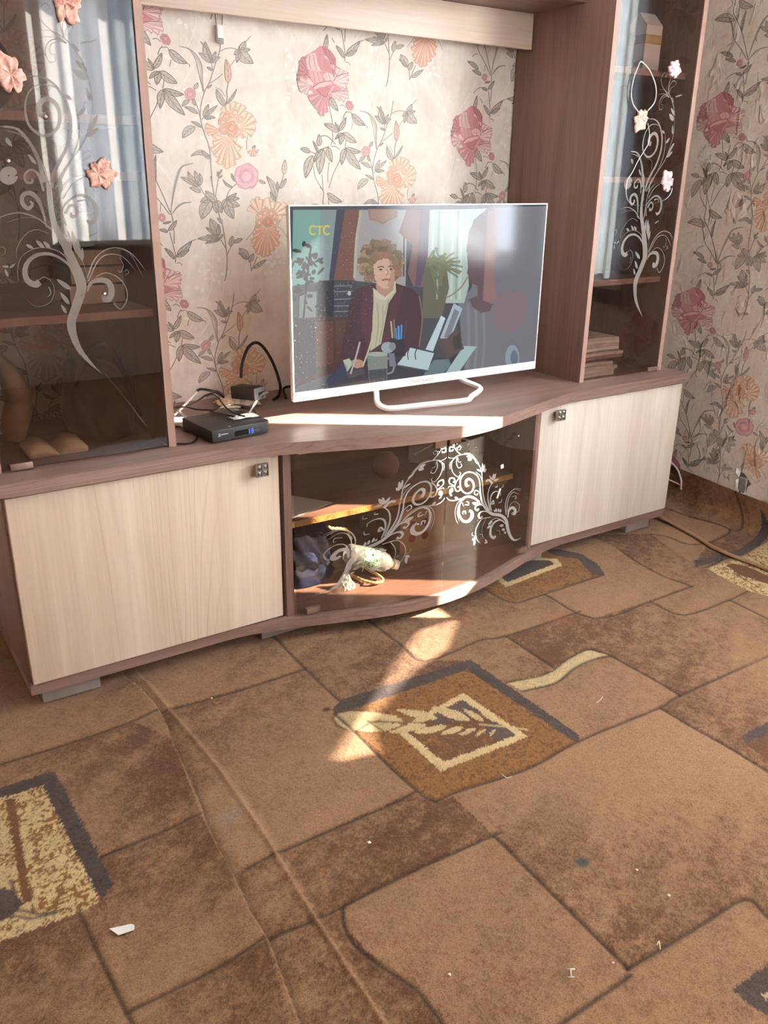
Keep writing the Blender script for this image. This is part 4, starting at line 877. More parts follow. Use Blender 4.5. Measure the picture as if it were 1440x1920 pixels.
def clampx(p, a, b): return (min(max(p[0], a), b), p[1], p[2])
lf0 = on(183, 326, 1, YT); rf0 = on(1249, 342, 1, YT); lt0 = on(190, 700, 1, YT); rt0 = on(1206, 592, 1, YT)
sh = (((rf0[0]-lf0[0])+(rt0[0]-lt0[0]))/2, ((rf0[2]-lf0[2])+(rt0[2]-lt0[2]))/2)
tower(-.004, TXL, .015, TXL-.020, 'dark glazed tower cabinet with etched scrolls beside the set-top box', (0, 0), [(184,326,.032,.9,lm1),(20,140,.036,.9,lm1),(122,4,.032,.9,lm1)],
      [(85,219),(15,302),(196,551)], [(40,208),(40,320),(150,588)], ((20,880),(62,872)), None)
tower(TXR, TXO, TXR+.019, TXO-.019, 'glazed tower cabinet with pink flowers standing by the papered side wall', sh, [(1249,342,.030,.95,lm2),(1203,223,.031,.95,lm1),(1262,131,.026,.95,lm2)],
      [], [(1200,128),(1190,332),(1180,522)], ((1215,692),(1234,690)), None)
# ---- bridge over the television
br = thing('bridge_shelf', (XM, .3, 1.53), 'shelf bridging the two towers with a pale valance board', 'shelf')
bq = on(1101, 9, 0, TXR); YBR = min(max(bq[1], .12), .30)
box('shelf_board', TXL+.001, TXR-.001, YBR, YB-.002, 1.628, 1.650, wd_x, br)
v_ = box('valance', TXL+.001, TXR-.002, .392, .408, 1.531, 1.6275, wl_x, br, .0015); v_['label'] = 'pale ash valance board'

# ---- bowed glass cabinet in the middle
gc = thing('glass_cabinet', (XM, .2, ZB), 'low glass fronted cabinet with bowed doors in the middle of the unit', 'cabinet')
for a, b in ((.6445, .6665), (1.4878, 1.5098)): box('side_panel', a, b, -.008, YB, ZB-.003, ZT+.0045, wd_z, gc, .001)
box('back_panel', .667, 1.487, YB-.006, YB-.001, ZB, ZT, wd_x, gc, 0)
box('bottom_panel', .667, 1.487, .05, YB-.008, ZB-.003, ZB+.001, wd_x, gc, 0)
sf = box('shelf', .6675, 1.4868, .0755, YB-.01, .283, .301, wd_x, gc, .0005); e_ = box('raw_edge', .6675, 1.4868, .073, .0752, .283, .301, chipm, sf, 0); e_['label'] = 'raw chipboard front edge'
def yg(x): return yf(x, .034)
def glass_door(x0, x1, mirror, plates):
    n = 24; pts = [(x0+(x1-x0)*i/n, yg(x0+(x1-x0)*i/n)) for i in range(n+1)]
    d = prism('glass_door', pts+[(x, y+.004) for x, y in pts[::-1]], ZB+.004, ZT+.001, g_low, gc, 0)
    j_ = zm(820, 800, 7.579)
    def J(L): return [j_(*p) for p in L]
    def to3(u, v):
        q = on(u, v, 1, -.05)
        for _ in range(8): q = on(u, v, 1, yg(min(max(q[0], X1), X2)))
        x = 2*XM-q[0] if mirror else q[0]
        x = min(max(x, x0+.001), x1-.001); return (x, yg(x)-.0006, min(max(q[2], ZB+.006), ZT-.002))
    S = [(J([(1190,1580),(1100,1612),(1040,1560),(1000,1450),(975,1330),(900,1262),(780,1240),(700,1180),(640,1080),(612,960),(606,870)]), ([0,.15,.35,.6,.85,1.], [.3,5.5,7,6.5,4,2.4]), 0),
     (J([(606,880),(600,780),(560,690),(470,645),(380,670),(325,760),(335,880),(400,945),(475,930),(515,860),(500,780),(445,742),(405,780),(415,840),(450,850)]), ([0,.25,.6,.85,1.], [2,3,3.6,5.5,6]), 0),
     (J([(640,780),(620,610),(540,480),(450,400),(330,400),(240,445),(198,540),(220,650),(290,712),(330,665),(310,640)]), 1.8, 1.4), (J([(560,480),(470,385),(370,375)]), 1.4, .8),
     (J([(335,400),(275,345),(235,285),(212,205)]), 2.4, 1.2), (J([(235,290),(180,290),(175,335),(215,340),(222,312)]), 2.6, 2.6), (J([(255,310),(330,280),(325,320),(300,330)]), 1.4, 1), (J([(280,340),(290,290),(325,262)]), 1.6, .8), (J([(240,280),(245,225),(280,220),(275,255)]), 1.8, 1.6), (J([(220,260),(185,240),(170,270)]), 1.8, 1),
     (J([(250,450),(165,440),(135,380),(160,345),(190,360)]), 1.2, 1), (J([(280,430),(270,520),(300,585),(345,560),(330,520)]), 2, 1.2), (J([(255,440),(180,520),(180,605)]), 1.6, .8), (J([(290,440),(300,500),(340,500)]), 1.4, .8),
     (J([(330,700),(270,780),(245,850),(270,915),(320,900),(310,850),(280,865)]), 2.4, 2.6), (J([(240,840),(170,800),(180,735),(235,735),(245,780),(215,790)]), 2.6, 3.2), (J([(230,850),(165,850),(150,880)]), 2, .8),
     (J([(640,1120),(540,1035),(440,1000),(355,1035),(310,1130),(310,1250),(360,1335),(430,1345),(485,1290),(490,1220),(450,1190)]), ([0,.3,.6,.85,1.], [2,2.6,5.5,7.5,5]), 0), (J([(600,1060),(500,990),(390,990),(290,1080),(252,1200),(262,1310),(292,1382)]), 1.2, .9), (J([(400,1010),(310,1100),(280,1220),(310,1350)]), 1., .7), (J([(340,1020),(230,1050),(150,1030),(95,950)]), 1.6, 2.4),
     (J([(400,1240),(395,1200),(360,1210),(365,1250)]), 3, 2), (J([(390,1110),(440,1110),(440,1070),(410,1065)]), 2.4, 1.6), (J([(350,1080),(375,1140)]), 2.4, .6),
     (J([(760,1285),(640,1310),(570,1400),(540,1500),(560,1600),(620,1670)]), 1.6, .9), (J([(690,1300),(640,1420),(640,1540),(700,1650)]), .9, .5), (J([(600,1530),(640,1540),(625,1590)]), 1, .8), (J([(560,1560),(490,1540),(500,1500)]), 1, .6),
     (J([(990,1400),(905,1330),(820,1350),(765,1430),(752,1530),(795,1580),(825,1550)]), ([0,.4,.8,1.], [2,3.4,6,4.5]), 0), (J([(940,1340),(840,1300),(760,1340),(710,1440)]), 1.6, .7), (J([(890,1540),(880,1480),(840,1480)]), 1, .8),
     (J([(1000,1290),(1015,1190),(1065,1150),(1105,1190),(1090,1240),(1055,1225)]), ([0,.4,1.], [2,6.5,5]), 0), (J([(1005,1190),(1040,1100),(1100,1065),(1162,1110),(1155,1190),(1120,1225)]), 1.1, 1.1), (J([(975,1250),(968,1090),(1020,950),(1100,890),(1185,915)]), 1.8, .8), (J([(985,1210),(1005,1040),(1070,935),(1165,965)]), 1.5, .7), (J([(1040,930),(1110,875),(1190,890)]), 1, .5), (J([(1060,1000),(1110,980),(1115,1020),(1095,1020)]), 1, .9),
     (J([(725,1180),(655,1010),(640,790)]), 3.2, 1.6), (J([(745,1190),(715,1010),(735,880),(780,800)]), 2.6, 1.4), (J([(640,790),(600,690),(540,640)]), 1.4, .7), (J([(760,1250),(690,1205),(620,1210),(585,1260),(605,1300),(640,1275)]), ([0,.5,1.], [1.6,3.6,4]), 0), (J([(690,1170),(620,1110),(560,1115),(535,1160),(565,1190),(585,1165)]), ([0,.5,1.], [1.6,3.2,3.4]), 0), (J([(620,1000),(590,930),(540,905),(525,950),(560,970),(575,945)]), 1.6, 2.2),
     (J([(770,1200),(748,1090),(765,975),(825,920),(890,935),(895,980)]), ([0,.5,1.], [2,2.6,1]), 0), (J([(755,1110),(790,1050),(800,1090),(775,1100)]), 2.4, 3), (J([(870,1080),(905,1070),(915,1020)]), 1.6, .8), (J([(820,860),(850,850),(845,820)]), 2, 1), (J([(900,870),(935,850),(930,815)]), 1.2, .8), (J([(780,810),(740,760),(700,770),(690,790)]), 5, 3)]
    Lv = [(j_(*a), j_(*b), wd) for a, b, wd in (((650,640),(638,515),4),((655,640),(672,525),4),((660,650),(695,595),4),((640,640),(555,605),4),((780,760),(735,690),4),((785,760),(800,660),4),((790,760),(832,658),4),((795,770),(870,742),4),((770,780),(705,745),4),((490,440),(430,480),7),((480,430),(410,420),5),((590,530),(530,485),4),
         ((840,1210),(830,1155),3),((870,1215),(865,1160),3),((895,1220),(895,1165),3),((820,1210),(805,1180),3),((200,960),(185,985),5),((215,870),(170,960),7),((290,1030),(245,1000),5),((780,1340),(740,1360),4),((770,1360),(715,1390),4),((760,1400),(700,1450),4),((590,1110),(490,1080),7),((940,1400),(880,1410),5),((960,1460),(910,1465),5),((975,1510),(945,1500),4),((540,1570),(490,1620),4),((530,1590),(520,1690),4),((680,1600),(710,1660),3),((690,1640),(670,1660),3))]
    etched('etched_scrolls', S, Lv, to3, etch_l, d)
    for (a, b), (c_, e_) in plates:   # x range as share of the door, z range
        xa, xb = x0+(x1-x0)*a, x0+(x1-x0)*b; ym = yg((xa+xb)/2)
        box('hinge_plate', xa, xb, ym-.004, ym+.008, c_, e_, clipm, d, .001)
    for u, v in ((878,960),(960.5,961.5),(877.5,912)):
        q = to3(u, v); lathe('mirror_pin', [(0, .0045), (.002, .004), (.0034, .002), (.0036, 0)], chrome, d, 12, Matrix.Translation(Vector(q)) @ Matrix.Rotation(math.pi/2, 4, 'X'))
    return d, to3
dl, t3l = glass_door(.6685, XM-.002, True, [((.05, .15), (ZB+.004, ZB+.020)), ((.90, .992), (ZT-.024, ZT+.002)), ((.02, .10), (ZT-.006, ZT+.002))])
dr_, t3r = glass_door(XM+.002, 1.4855, False, [((.87, .96), (ZB+.004, ZB+.020)), ((.008, .10), (ZT-.018, ZT+.002)), ((.90, .98), (ZT-.010, ZT+.002))])
for u, v, a, wd, ht in ((934.5,925,1.2,.006,.030), (941,874.5,.2,.012,.011), (972,817,0.,.004,.004)):
    q = t3r(u, v); box('paper_sticker', -ht/2, ht/2, -.0012, 0, -wd/2, wd/2, paper, dr_, .0002, Matrix.Translation(Vector(q)) @ Matrix.Rotation(-a, 4, 'Y'))

# ------------------------------------------------------------------ television
TVY, TX0, TX1, TZ0, TZ1 = .1428, .7562, 1.6099, .608, 1.098
tv = thing('television', ((TX0+TX1)/2, TVY+.02, ZTOP), 'flat screen television with thin white frame showing a man at a desk', 'television')
BEZ = .024
box('back_cover', TX0+.004, TX1-.004, TVY+.010, TVY+.022, TZ0+.004, TZ1-.003, whiteplastic, tv, .003)
box('back_bulge', TX0+.16, TX1-.16, TVY+.0225, TVY+.052, TZ0+.01, TZ0+.30, whiteplastic, tv, .008)
for nm, a in (('frame_side', (TX0, TX0+.0035, TZ0+BEZ, TZ1-.0035)), ('frame_side', (TX1-.0035, TX1, TZ0+BEZ, TZ1-.0035)), ('frame_top', (TX0, TX1, TZ1-.0035, TZ1))):
    box(nm, a[0], a[1], TVY-.002, TVY+.0095, a[2], a[3], whiteplastic, tv, .0008)
bz = box('bottom_bezel', TX0, TX1, TVY-.003, TVY+.0095, TZ0, TZ0+BEZ, whiteplastic, tv, .0015)
fc = bpy.data.curves.new('brand_lettering', 'FONT'); fc.body = 'TELEFUNKEN'; fc.size = .0125; fc.extrude = .0002; fc.align_x = 'CENTER'; fc.space_character = 1.1
fo = bpy.data.objects.new('brand_lettering', fc); fo.rotation_euler = (math.pi/2, 0, 0); bq = on(791, 717, 1, TVY-.003); fo.location = (bq[0], TVY-.0033, TZ0+.0085)
COL.objects.link(fo); bpy.context.view_layer.update()
tm = bpy.data.meshes.new_from_object(fo.evaluated_get(bpy.context.evaluated_depsgraph_get())); tm.transform(fo.matrix_world); bpy.data.objects.remove(fo); tm.materials.clear()
tm.materials.append(plain('grey_lettering', (176, 172, 168), .4)); link(bpy.data.objects.new('brand_lettering', tm), bz)
def screen_mat():
    k = N('lit_screen_picture'); at = k.n('ShaderNodeAttribute'); at.attribute_name = 'print'
    em = k.n('ShaderNodeEmission'); k.l(at.outputs['Color'], em.inputs[0]); em.inputs[1].default_value = .42
    df = k.n('ShaderNodeBsdfDiffuse'); df.inputs[0].default_value = (.018, .018, .02, 1); ad = k.n('ShaderNodeAddShader'); k.l(em.outputs[0], ad.inputs[0]); k.l(df.outputs[0], ad.inputs[1])
    gl = k.n('ShaderNodeBsdfGlossy'); gl.inputs['Roughness'].default_value = .10; fr = k.n('ShaderNodeFresnel'); fr.inputs[0].default_value = 1.45
    mx = k.n('ShaderNodeMixShader'); k.l(fr.outputs[0], mx.inputs[0]); k.l(ad.outputs[0], mx.inputs[1]); k.l(gl.outputs[0], mx.inputs[2])
    v = k.coord(); d = k.math('MULTIPLY', k.ramp(k.noise(v, 210, 2, .7), [(.66, (0, 0, 0)), (.74, (1, 1, 1))]), k.ramp(k.noise(k.coord((1.6, 1, .5)), 3.2, 2), [(.5, (0, 0, 0)), (.75, (1, 1, 1))]))
    dd = k.n('ShaderNodeBsdfDiffuse'); dd.inputs[0].default_value = (.6, .6, .6, 1); m2 = k.n('ShaderNodeMixShader'); k.l(k.math('MULTIPLY', d, .5), m2.inputs[0]); k.l(mx.outputs[0], m2.inputs[1]); k.l(dd.outputs[0], m2.inputs[2])
    k.l(m2.outputs[0], k.out.inputs[0]); return k.m
def tv_picture():
    dr = Draw(); t = zm(530, 370, 2.8235)
    P = lambda L, c, lay, a=1.: dr.poly([t(*p) for p in L], c, lay)
    S = lambda L, w_, c, lay: dr.strip([t(*p) for p in L], w_/2.8235, c, lay, 1., 5)
    B = lambda x, y, rx, ry, c, lay, ang=0., wob=0., seed=0: dr.blob(t(x, y), rx/2.8235, ry/2.8235, c, lay, 1., 18, ang, wob, seed)
    rnd = random.Random(8)
    P([(38,44),(1400,46),(1332,905),(48,1036)], (66,70,76), 0)
    P([(55,66),(285,66),(245,440),(50,470)], (120,164,158), 1); P([(200,66),(285,66),(245,440),(190,440)], (128,146,148), 2)
    P([(285,66),(330,66),(285,430),(238,432)], (52,58,76), 2); P([(330,66),(405,66),(378,440),(270,436)], (116,78,66), 2)
    P([(405,66),(660,66),(650,470),(372,440)], (158,154,154), 1); S([(415,70),(390,230),(380,430)], 14, (176,170,150), 3)
    P([(450,62),(606,62),(604,105),(560,125),(530,146),(505,130),(458,118)], (152,120,102), 3); P([(462,66),(594,66),(592,100),(530,130),(468,108)], (160,130,112), 4)
    P([(655,66),(772,66),(765,480),(690,470),(662,400),(686,255),(615,186)], (126,92,90), 3); P([(735,66),(778,66),(768,300),(730,470),(700,470)], (92,76,96), 4); S([(642,210),(640,420)], 8, (80,66,66), 3)
    P([(772,66),(1080,60),(1010,120),(975,260),(985,470),(960,560),(760,560)], (168,184,174), 2)
    for x in (800,850,905,950): S([(x,70),(x-8,300),(x-14,540)], 14, (188,202,192), 3)
    for x in (830,930): S([(x,70),(x-8,300),(x-14,540)], 10, (138,156,150), 3)
    P([(1060,58),(1400,46),(1362,560),(1340,900),(960,940),(930,560),(1000,480)], (112,112,120), 2)
    for x in (980,1020,1060): S([(x,560),(x+6,760),(x-4,930)], 16, (126,126,132), 3)
    P([(1085,70),(1145,60),(1120,420),(1135,540),(1060,560)], (142,108,108), 3)  # reflection of the curtain edge, painted into the picture
    P([(1085,72),(1020,110),(985,180),(972,280),(986,340),(975,400),(1000,455),(1030,468),(1032,520),(985,540),(1005,580),(1050,612),(1100,600),(1110,565),(1060,545),(1070,300)], (96,76,82), 4)
    B(1200,600,90,120,(124,106,112),3,0,.1,4); B(1215,850,38,70,(138,152,164),4); B(1225,850,20,40,(96,108,124),5)
    P([(45,640),(345,632),(332,900),(60,1010)], (70,46,42), 2); P([(170,660),(268,655),(268,880),(175,900)], (92,58,48), 3); P([(280,655),(338,650),(330,850),(280,870)], (84,52,46), 3); P([(45,640),(170,650),(180,930),(55,1020)], (52,50,56), 3)
    for q in range(60):
        x, y = rnd.gauss(125, 48), rnd.gauss(400, 75); a = rnd.random()*6.3
        B(x, y, rnd.uniform(10, 26), rnd.uniform(6, 11), (26+rnd.randrange(14), 40+rnd.randrange(16), 46), 3, a)
    S([(150,260),(130,420),(110,640)], 10, (30,40,44), 3); P([(90,500),(180,500),(175,635),(85,640)], (120,132,126), 2)
    P([(190,440),(272,440),(268,632),(188,630)], (32,34,42), 4); P([(270,440),(386,440),(362,628),(264,626)], (58,60,72), 4)
    for y in (470,500,540,575,605): S([(272,y),(370,y-3)], 5, (120,124,136), 5)
    B(352,508,9,12,(180,184,190),6)
    for q in range(34):
        a = rnd.uniform(-2.9, .3); L = rnd.uniform(60, 140); x, y = 820, 380
        S([(x+rnd.gauss(0, 20), y+rnd.gauss(0, 60)), (x+L*.6*math.cos(a), y+L*.6*math.sin(a)), (x+L*math.cos(a), y+L*math.sin(a)+20)], 9, (96+rnd.randrange(26), 106+rnd.randrange(22), 80), 4)
    P([(745,330),(860,300),(880,480),(840,640),(740,640)], (98,98,80), 3); S([(980,420),(940,480),(880,525),(860,520)], 8, (140,130,104), 5)
    P([(385,485),(470,462),(600,455),(685,485),(728,525),(742,640),(726,800),(610,850),(420,870),(298,858),(330,700),(352,560)], (66,38,48), 6)
    P([(430,470),(478,470),(474,700),(450,800),(410,640)], (84,46,56), 7); P([(600,470),(640,480),(600,640),(540,790),(520,780),(560,620)], (80,44,54), 7); S([(722,520),(738,640),(722,790)], 7, (126,100,92), 7)
    P([(478,480),(520,505),(596,446),(600,500),(560,560),(545,640),(520,775),(462,815),(470,700),(480,560)], (182,178,150), 7)
    for L in ([(500,560),(505,680),(490,790)],[(530,570),(528,680),(510,770)],[(560,540),(540,620)]): S(L, 6, (156,152,126), 8)
    P([(474,478),(520,512),(598,446),(592,500),(540,548),(490,528)], (196,192,166), 8)
    B(516,345,96,104,(118,96,72),7,0,.06,5); P([(430,380),(440,300),(480,260),(560,255),(605,300),(618,380),(600,440),(440,450)], (112,90,68), 7)
    for q in range(150):
        a = rnd.random()*6.28; rr = .62+.38*rnd.random(); x, y = 518+105*rr*math.cos(a)*1.02, 345+112*rr*math.sin(a)
        if y > 470 or (y > 400 and 490 < x < 590): continue
        B(x, y, rnd.uniform(15, 27), rnd.uniform(13, 22), (lambda f: (int(146*f), int(122*f), int(94*f)))(rnd.uniform(.72, 1.15)), 8+(q % 2), a, .2, q)
    P([(492,470),(500,500),(540,528),(585,490),(590,440),(560,420),(500,430)], (176,136,116), 9)
    P([(478,372),(484,330),(520,315),(560,318),(586,340),(594,400),(586,450),(560,482),(530,484),(500,462),(484,420)], (204,166,146), 10)
    for q, (x, y) in enumerate(((470,340),(490,318),(515,308),(545,306),(572,318),(592,340),(606,370),(608,400),(462,380),(466,420))): B(x, y, 22, 19, (128+8*(q % 4), 104+6*(q % 3), 80), 11, q, .2, q)
    P([(560,330),(590,350),(592,440),(565,478),(552,470),(570,400)], (182,142,124), 11)
    S([(500,372),(520,366),(536,370)], 6, (110,80,66), 12); S([(556,368),(574,364),(588,370)], 6, (110,80,66), 12); B(518,382,9,5,(86,66,60),12); B(572,380,8,5,(86,66,60),12)
    S([(550,378),(556,402),(546,414)], 6, (166,124,106), 12); S([(524,440),(545,434),(568,438)], 9, (150,92,86), 12); B(547,395,5,5,(232,204,188),13)
    P([(200,1005),(330,860),(620,845),(870,850),(1000,790),(1020,800),(940,935),(700,962)], (52,50,62), 6); P([(210,1000),(320,870),(345,900),(330,960)], (48,56,84), 7)
    P([(318,862),(352,852),(372,880),(340,925)], (170,184,160), 7); P([(330,930),(420,905),(440,930),(350,960)], (76,70,74), 7)
    S([(408,765),(385,850),(358,935)], 9, (176,170,166), 9); S([(475,738),(450,820),(424,890)], 8, (184,186,150), 9); B(395,880,34,24,(176,138,118),8,.3,.1,2)
    P([(445,835),(555,826),(552,975),(458,985)], (122,132,124), 8); B(500,830,55,13,(158,164,154),9); S([(552,850),(588,870),(582,920),(552,935)], 10, (128,134,130), 8); P([(455,915),(550,905),(550,972),(460,982)], (66,72,78), 9)
    P([(570,745),(640,745),(650,840),(575,840)], (44,34,44), 8); B(555,795,35,30,(150,160,168),9); B(580,790,18,22,(124,132,142),10); P([(560,825),(590,825),(600,895),(565,895)], (112,118,128), 9)
    for x0, y0, x1, y1, c in ((572,655,580,745,(176,160,130)),(588,645,592,745,(120,110,90)),(598,690,603,752,(52,130,196)),(612,680,614,752,(70,156,214)),(628,674,626,750,(56,140,206)),(655,650,640,745,(70,60,70))): S([(x0,y0),((x0+x1)/2,(y0+y1)/2),(x1,y1)], 9, c, 10)
    P([(605,885),(675,795),(800,825),(768,915)], (178,200,202), 8); P([(605,885),(768,915),(768,922),(604,892)], (70,76,84), 9)
    for x in (668,708): S([(x,800),(x-8,830),(x-4,858)], 5, (34,34,40), 10)
    P([(755,805),(838,626),(860,640),(795,815)], (186,206,212), 8); P([(838,626),(860,640),(856,652),(834,640)], (210,222,226), 9); P([(832,745),(905,560),(952,588),(882,765)], (166,180,190), 7); P([(852,740),(908,590),(934,606),(880,745)], (120,126,134), 8)
    P([(812,750),(870,745),(918,690),(960,800),(872,856)], (88,74,70), 8); P([(900,740),(935,720),(945,800),(905,810)], (60,54,54), 9)
    P([(958,786),(1026,790),(936,936),(862,940)], (160,186,186), 7); P([(800,860),(880,855),(890,890),(850,945),(740,950)], (96,118,120), 7)
    # channel mark
    c1, c2 = (200,196,92), (214,212,120)
    def letter_c(x): S([(x+30+3,158),(x+22,151),(x+10,154),(x+3,165),(x+3,182),(x+10,193),(x+22,196),(x+33,189)], 10, c1, 14)
    letter_c(140); letter_c(214)
    P([(176,150),(212,150),(212,159),(176,159)], c1, 14); P([(189,150),(199,150),(199,198),(189,198)], c1, 14)
    return [([(lambda q: (q[0], q[2]))(on(u, v, 1, TVY)) for u, v in pts], col, lay) for pts, col, lay in dr.P]
V = []; F = []; CO = []
for pts, c_, lay in clean(tv_picture()):
    pts = [(min(max(x, TX0+.0036), TX1-.0036), min(max(z, TZ0+BEZ+.0003), TZ1-.0036)) for x, z in pts]
    s = len(V); V += [(x, TVY-.00012-.0001*lay, z) for x, z in pts]; F.append(tuple(range(s, s+len(pts)))); CO += [c_]*len(pts)
s = len(V); V += [(x, TVY-.00005, z) for x, z in ((TX0+.0035, TZ0+BEZ), (TX1-.0035, TZ0+BEZ), (TX1-.0035, TZ1-.0035), (TX0+.0035, TZ1-.0035))]; F.append((s, s+1, s+2, s+3)); CO += [(.02, .022, .025, 1)]*4
s = len(V); V += [(x, TVY+.0095, z) for x, z in ((TX0+.0036, TZ0+BEZ), (TX1-.0036, TZ0+BEZ), (TX1-.0036, TZ1-.0036), (TX0+.0036, TZ1-.0036))]; F.append((s+3, s+2, s+1, s)); CO += [(.02, .022, .025, 1)]*4
me = bpy.data.meshes.new('screen'); me.from_pydata(V, [], F); me.update(); ca = me.color_attributes.new('print', 'FLOAT_COLOR', 'CORNER'); ca.data.foreach_set('color', np.array(CO, np.float32).ravel()); me.materials.append(screen_mat())
o = bpy.data.objects.new('screen', me); link(o, tv); o['label'] = 'lit screen with a curly haired man in a dark jacket'
# stand: one bent flat bar forming an open loop
pa, pb = on(705, 738, 1, TVY+.004), on(866, 717, 1, TVY+.004); fa, fb = on(728, 769, 2, ZTOP+.006), on(884, 751, 2, ZTOP+.006)
za = ZTOP+.0088
pl = catmull([(pa[0]-.006, TVY+.012, TZ0+.012), (pa[0], TVY+.004, TZ0-.004), (pa[0]-.022, (TVY+fa[1])/2, (TZ0+za)/2-.004), (fa[0]-.006, fa[1]+.016, za+.003), (fa[0]+.02, fa[1], za), (fa[0]*.5+fb[0]*.5, (fa[1]+fb[1])/2, za), (fb[0]-.02, fb[1], za), (fb[0]+.012, fb[1]+.018, za+.003), (pb[0]+.026, (TVY+fb[1])/2, (TZ0+za)/2-.004), (pb[0], TVY+.004, TZ0-.004), (pb[0]+.004, TVY+.012, TZ0+.012)], 6)
V = []; F = []
for i, p in enumerate(pl):
    t = pl[min(i+1, len(pl)-1)]-pl[max(i-1, 0)]; t /= np.linalg.norm(t); nrm = np.cross(t, np.array([0, -.55, .83])); nrm /= np.linalg.norm(nrm); up = np.cross(nrm, t)
    for a, b in ((-1, -1), (1, -1), (1, 1), (-1, 1)): V.append(p+nrm*.0075*a+up*.005*b)
for i in range(len(pl)-1):
    for k in range(4): F.append((i*4+k, i*4+(k+1) % 4, i*4+4+(k+1) % 4, i*4+4+k))
F += [(3, 2, 1, 0), tuple(len(V)-4+k for k in range(4))]
o = mesh('stand', V, F, whiteplastic, tv, False); o['label'] = 'white open loop stand'; bv = o.modifiers.new('edge', 'BEVEL'); bv.width = .0018; bv.segments = 2

# ------------------------------------------------------------------ set-top box, adapter, cables, papers on the worktop
FL = on(398, 834, 2, ZTOP); FR_ = on(508, 812, 2, ZTOP); ang = math.atan2(FR_[1]-FL[1], FR_[0]-FL[0]); BW = math.hypot(FR_[0]-FL[0], FR_[1]-FL[1]); BD, BH = .155, .030
MB = Matrix.Translation(Vector((FL[0], FL[1], ZTOP+.003))) @ Matrix.Rotation(ang, 4, 'Z')
stb = thing('set_top_box', (FL[0]+.08, FL[1]+.08, ZTOP), 'small black set-top box with blue glowing 13 on its display', 'set-top box')
out = [(0, .004), (.002, .0), (BW-.012, -.002), (BW-.003, .004), (BW, .014), (BW-.002, .026), (BW-.006, BD), (.004, BD)]
prism('body', out, 0, BH, plain('black_box_plastic', (44, 42, 41), .38, .5, 0, .05, 60), stb, .0025, MB)
for a, b in ((.015, .02), (BW-.02, .02), (.015, BD-.02), (BW-.02, BD-.02)): lathe('rubber_foot', [(.006, -.003), (.006, .0005)], blackplastic, stb, 12, MB @ Matrix.Translation((a, b, 0)))
box('display', BW*.38, BW*.80, -.0032, -.0005, .007, .020, plain('glossy_black_display', (12, 12, 14), .1, .6, 0, .02), stb, .002, MB)
def emis(name, rgb, s):
    k = N(name); e = k.n('ShaderNodeEmission'); e.inputs[0].default_value = (*lin(rgb), 1); e.inputs[1].default_value = s; k.l(e.outputs[0], k.out.inputs[0]); return k.m
blue = emis('blue_digit_light', (70, 110, 255), 1.6); seg = {'1': 'bc', '3': 'abgcd'}
geo = {'a': (0, 1, .5, 1), 'b': (.5, 1, .5, .5), 'c': (.5, .5, .5, 0), 'd': (0, 0, .5, 0), 'g': (0, .5, .5, .5)}
bm = bmesh.new()
for ch, x0 in (('1', BW*.585), ('3', BW*.645)):
    for q in seg[ch]:
        a = geo[q]; s_ = .0105; x_0, z_0, x_1, z_1 = x0+min(a[0], a[2])*s_, .0085+min(a[1], a[3])*s_*.92, x0+max(a[0], a[2])*s_, .0085+max(a[1], a[3])*s_*.92
        h = .0006; pts = [(x_0-h, z_0-h), (x_1+h, z_0-h), (x_1+h, z_1+h), (x_0-h, z_1+h)]; f0 = [bm.verts.new((x, -.0036, z)) for x, z in pts]; b0 = [bm.verts.new((x, -.0031, z)) for x, z in pts]
        bm.faces.new(f0); bm.faces.new(b0[::-1])
        for i in range(4): bm.faces.new((f0[i], b0[i], b0[(i+1) % 4], f0[(i+1) % 4]))
bm.transform(MB); o = bmobj('display_digits', bm, blue, stb); o['label'] = 'blue digits 13'
silver = plain('silver_print', (190, 190, 192), .35, .5, .4)
bm = bmesh.new()
for pts in ([(.017,.021),(.0195,.021),(.024,.0135),(.0215,.0135)], [(.0165,.0135),(.019,.0135),(.0235,.021),(.021,.021)], [(.0245,.0165),(.044,.0165),(.044,.0190),(.0245,.0190)]):
    f0 = [bm.verts.new((x, -.0016, z)) for x, z in pts]; b0 = [bm.verts.new((x, .0005, z)) for x, z in pts]; bm.faces.new(f0); bm.faces.new(b0[::-1])
    for i in range(4): bm.faces.new((f0[i], b0[i], b0[(i+1) % 4], f0[(i+1) % 4]))
bm.transform(MB); bmobj('brand_mark', bm, silver, stb)
box('button_pair', .052, .060, .012, .014, BH, BH+.0008, silver, stb, .0003, MB)
# crumpled cream paper heap that carries the adapter
def crumple(name, c, rx, ry, h, mat, seed, label, cat, n=14, group=None, base=None):
    rs_ = np.random.RandomState(seed); V = []; F = []; base = c[2] if base is None else base
    for i in range(n+1):
        for j in range(n+1):
            a, b = i/n*2-1, j/n*2-1; edge = max(abs(a), abs(b)); z = h*(1-edge**3)*(.55+.9*rs_.rand())+.0012
            V.append((c[0]+a*rx+rs_.randn()*rx*.05, c[1]+b*ry+rs_.randn()*ry*.05, base+z if edge < .99 else base+.0012+rs_.rand()*h*.3))
    for i in range(n):
        for j in range(n): a = i*(n+1)+j; F.append((a, a+n+1, a+n+2, a+1))
    o = mesh(name, V, F, mat); md = o.modifiers.new('thickness', 'SOLIDIFY'); md.thickness = .0008; tag(o, label, cat, group); return o
pc = on(462, 752, 2, ZTOP+.01)
crumple('crumpled_paper', (pc[0]-.022, pc[1]+.01, ZTOP), .055, .042, .026, paper2, 3, 'crumpled cream paper under the black power adapter', 'paper')
ad = thing('power_adapter', (pc[0]+.01, pc[1], ZTOP), 'black block power adapter resting on crumpled paper', 'power adapter')
ap = on(470, 748, 2, ZTOP+.028)
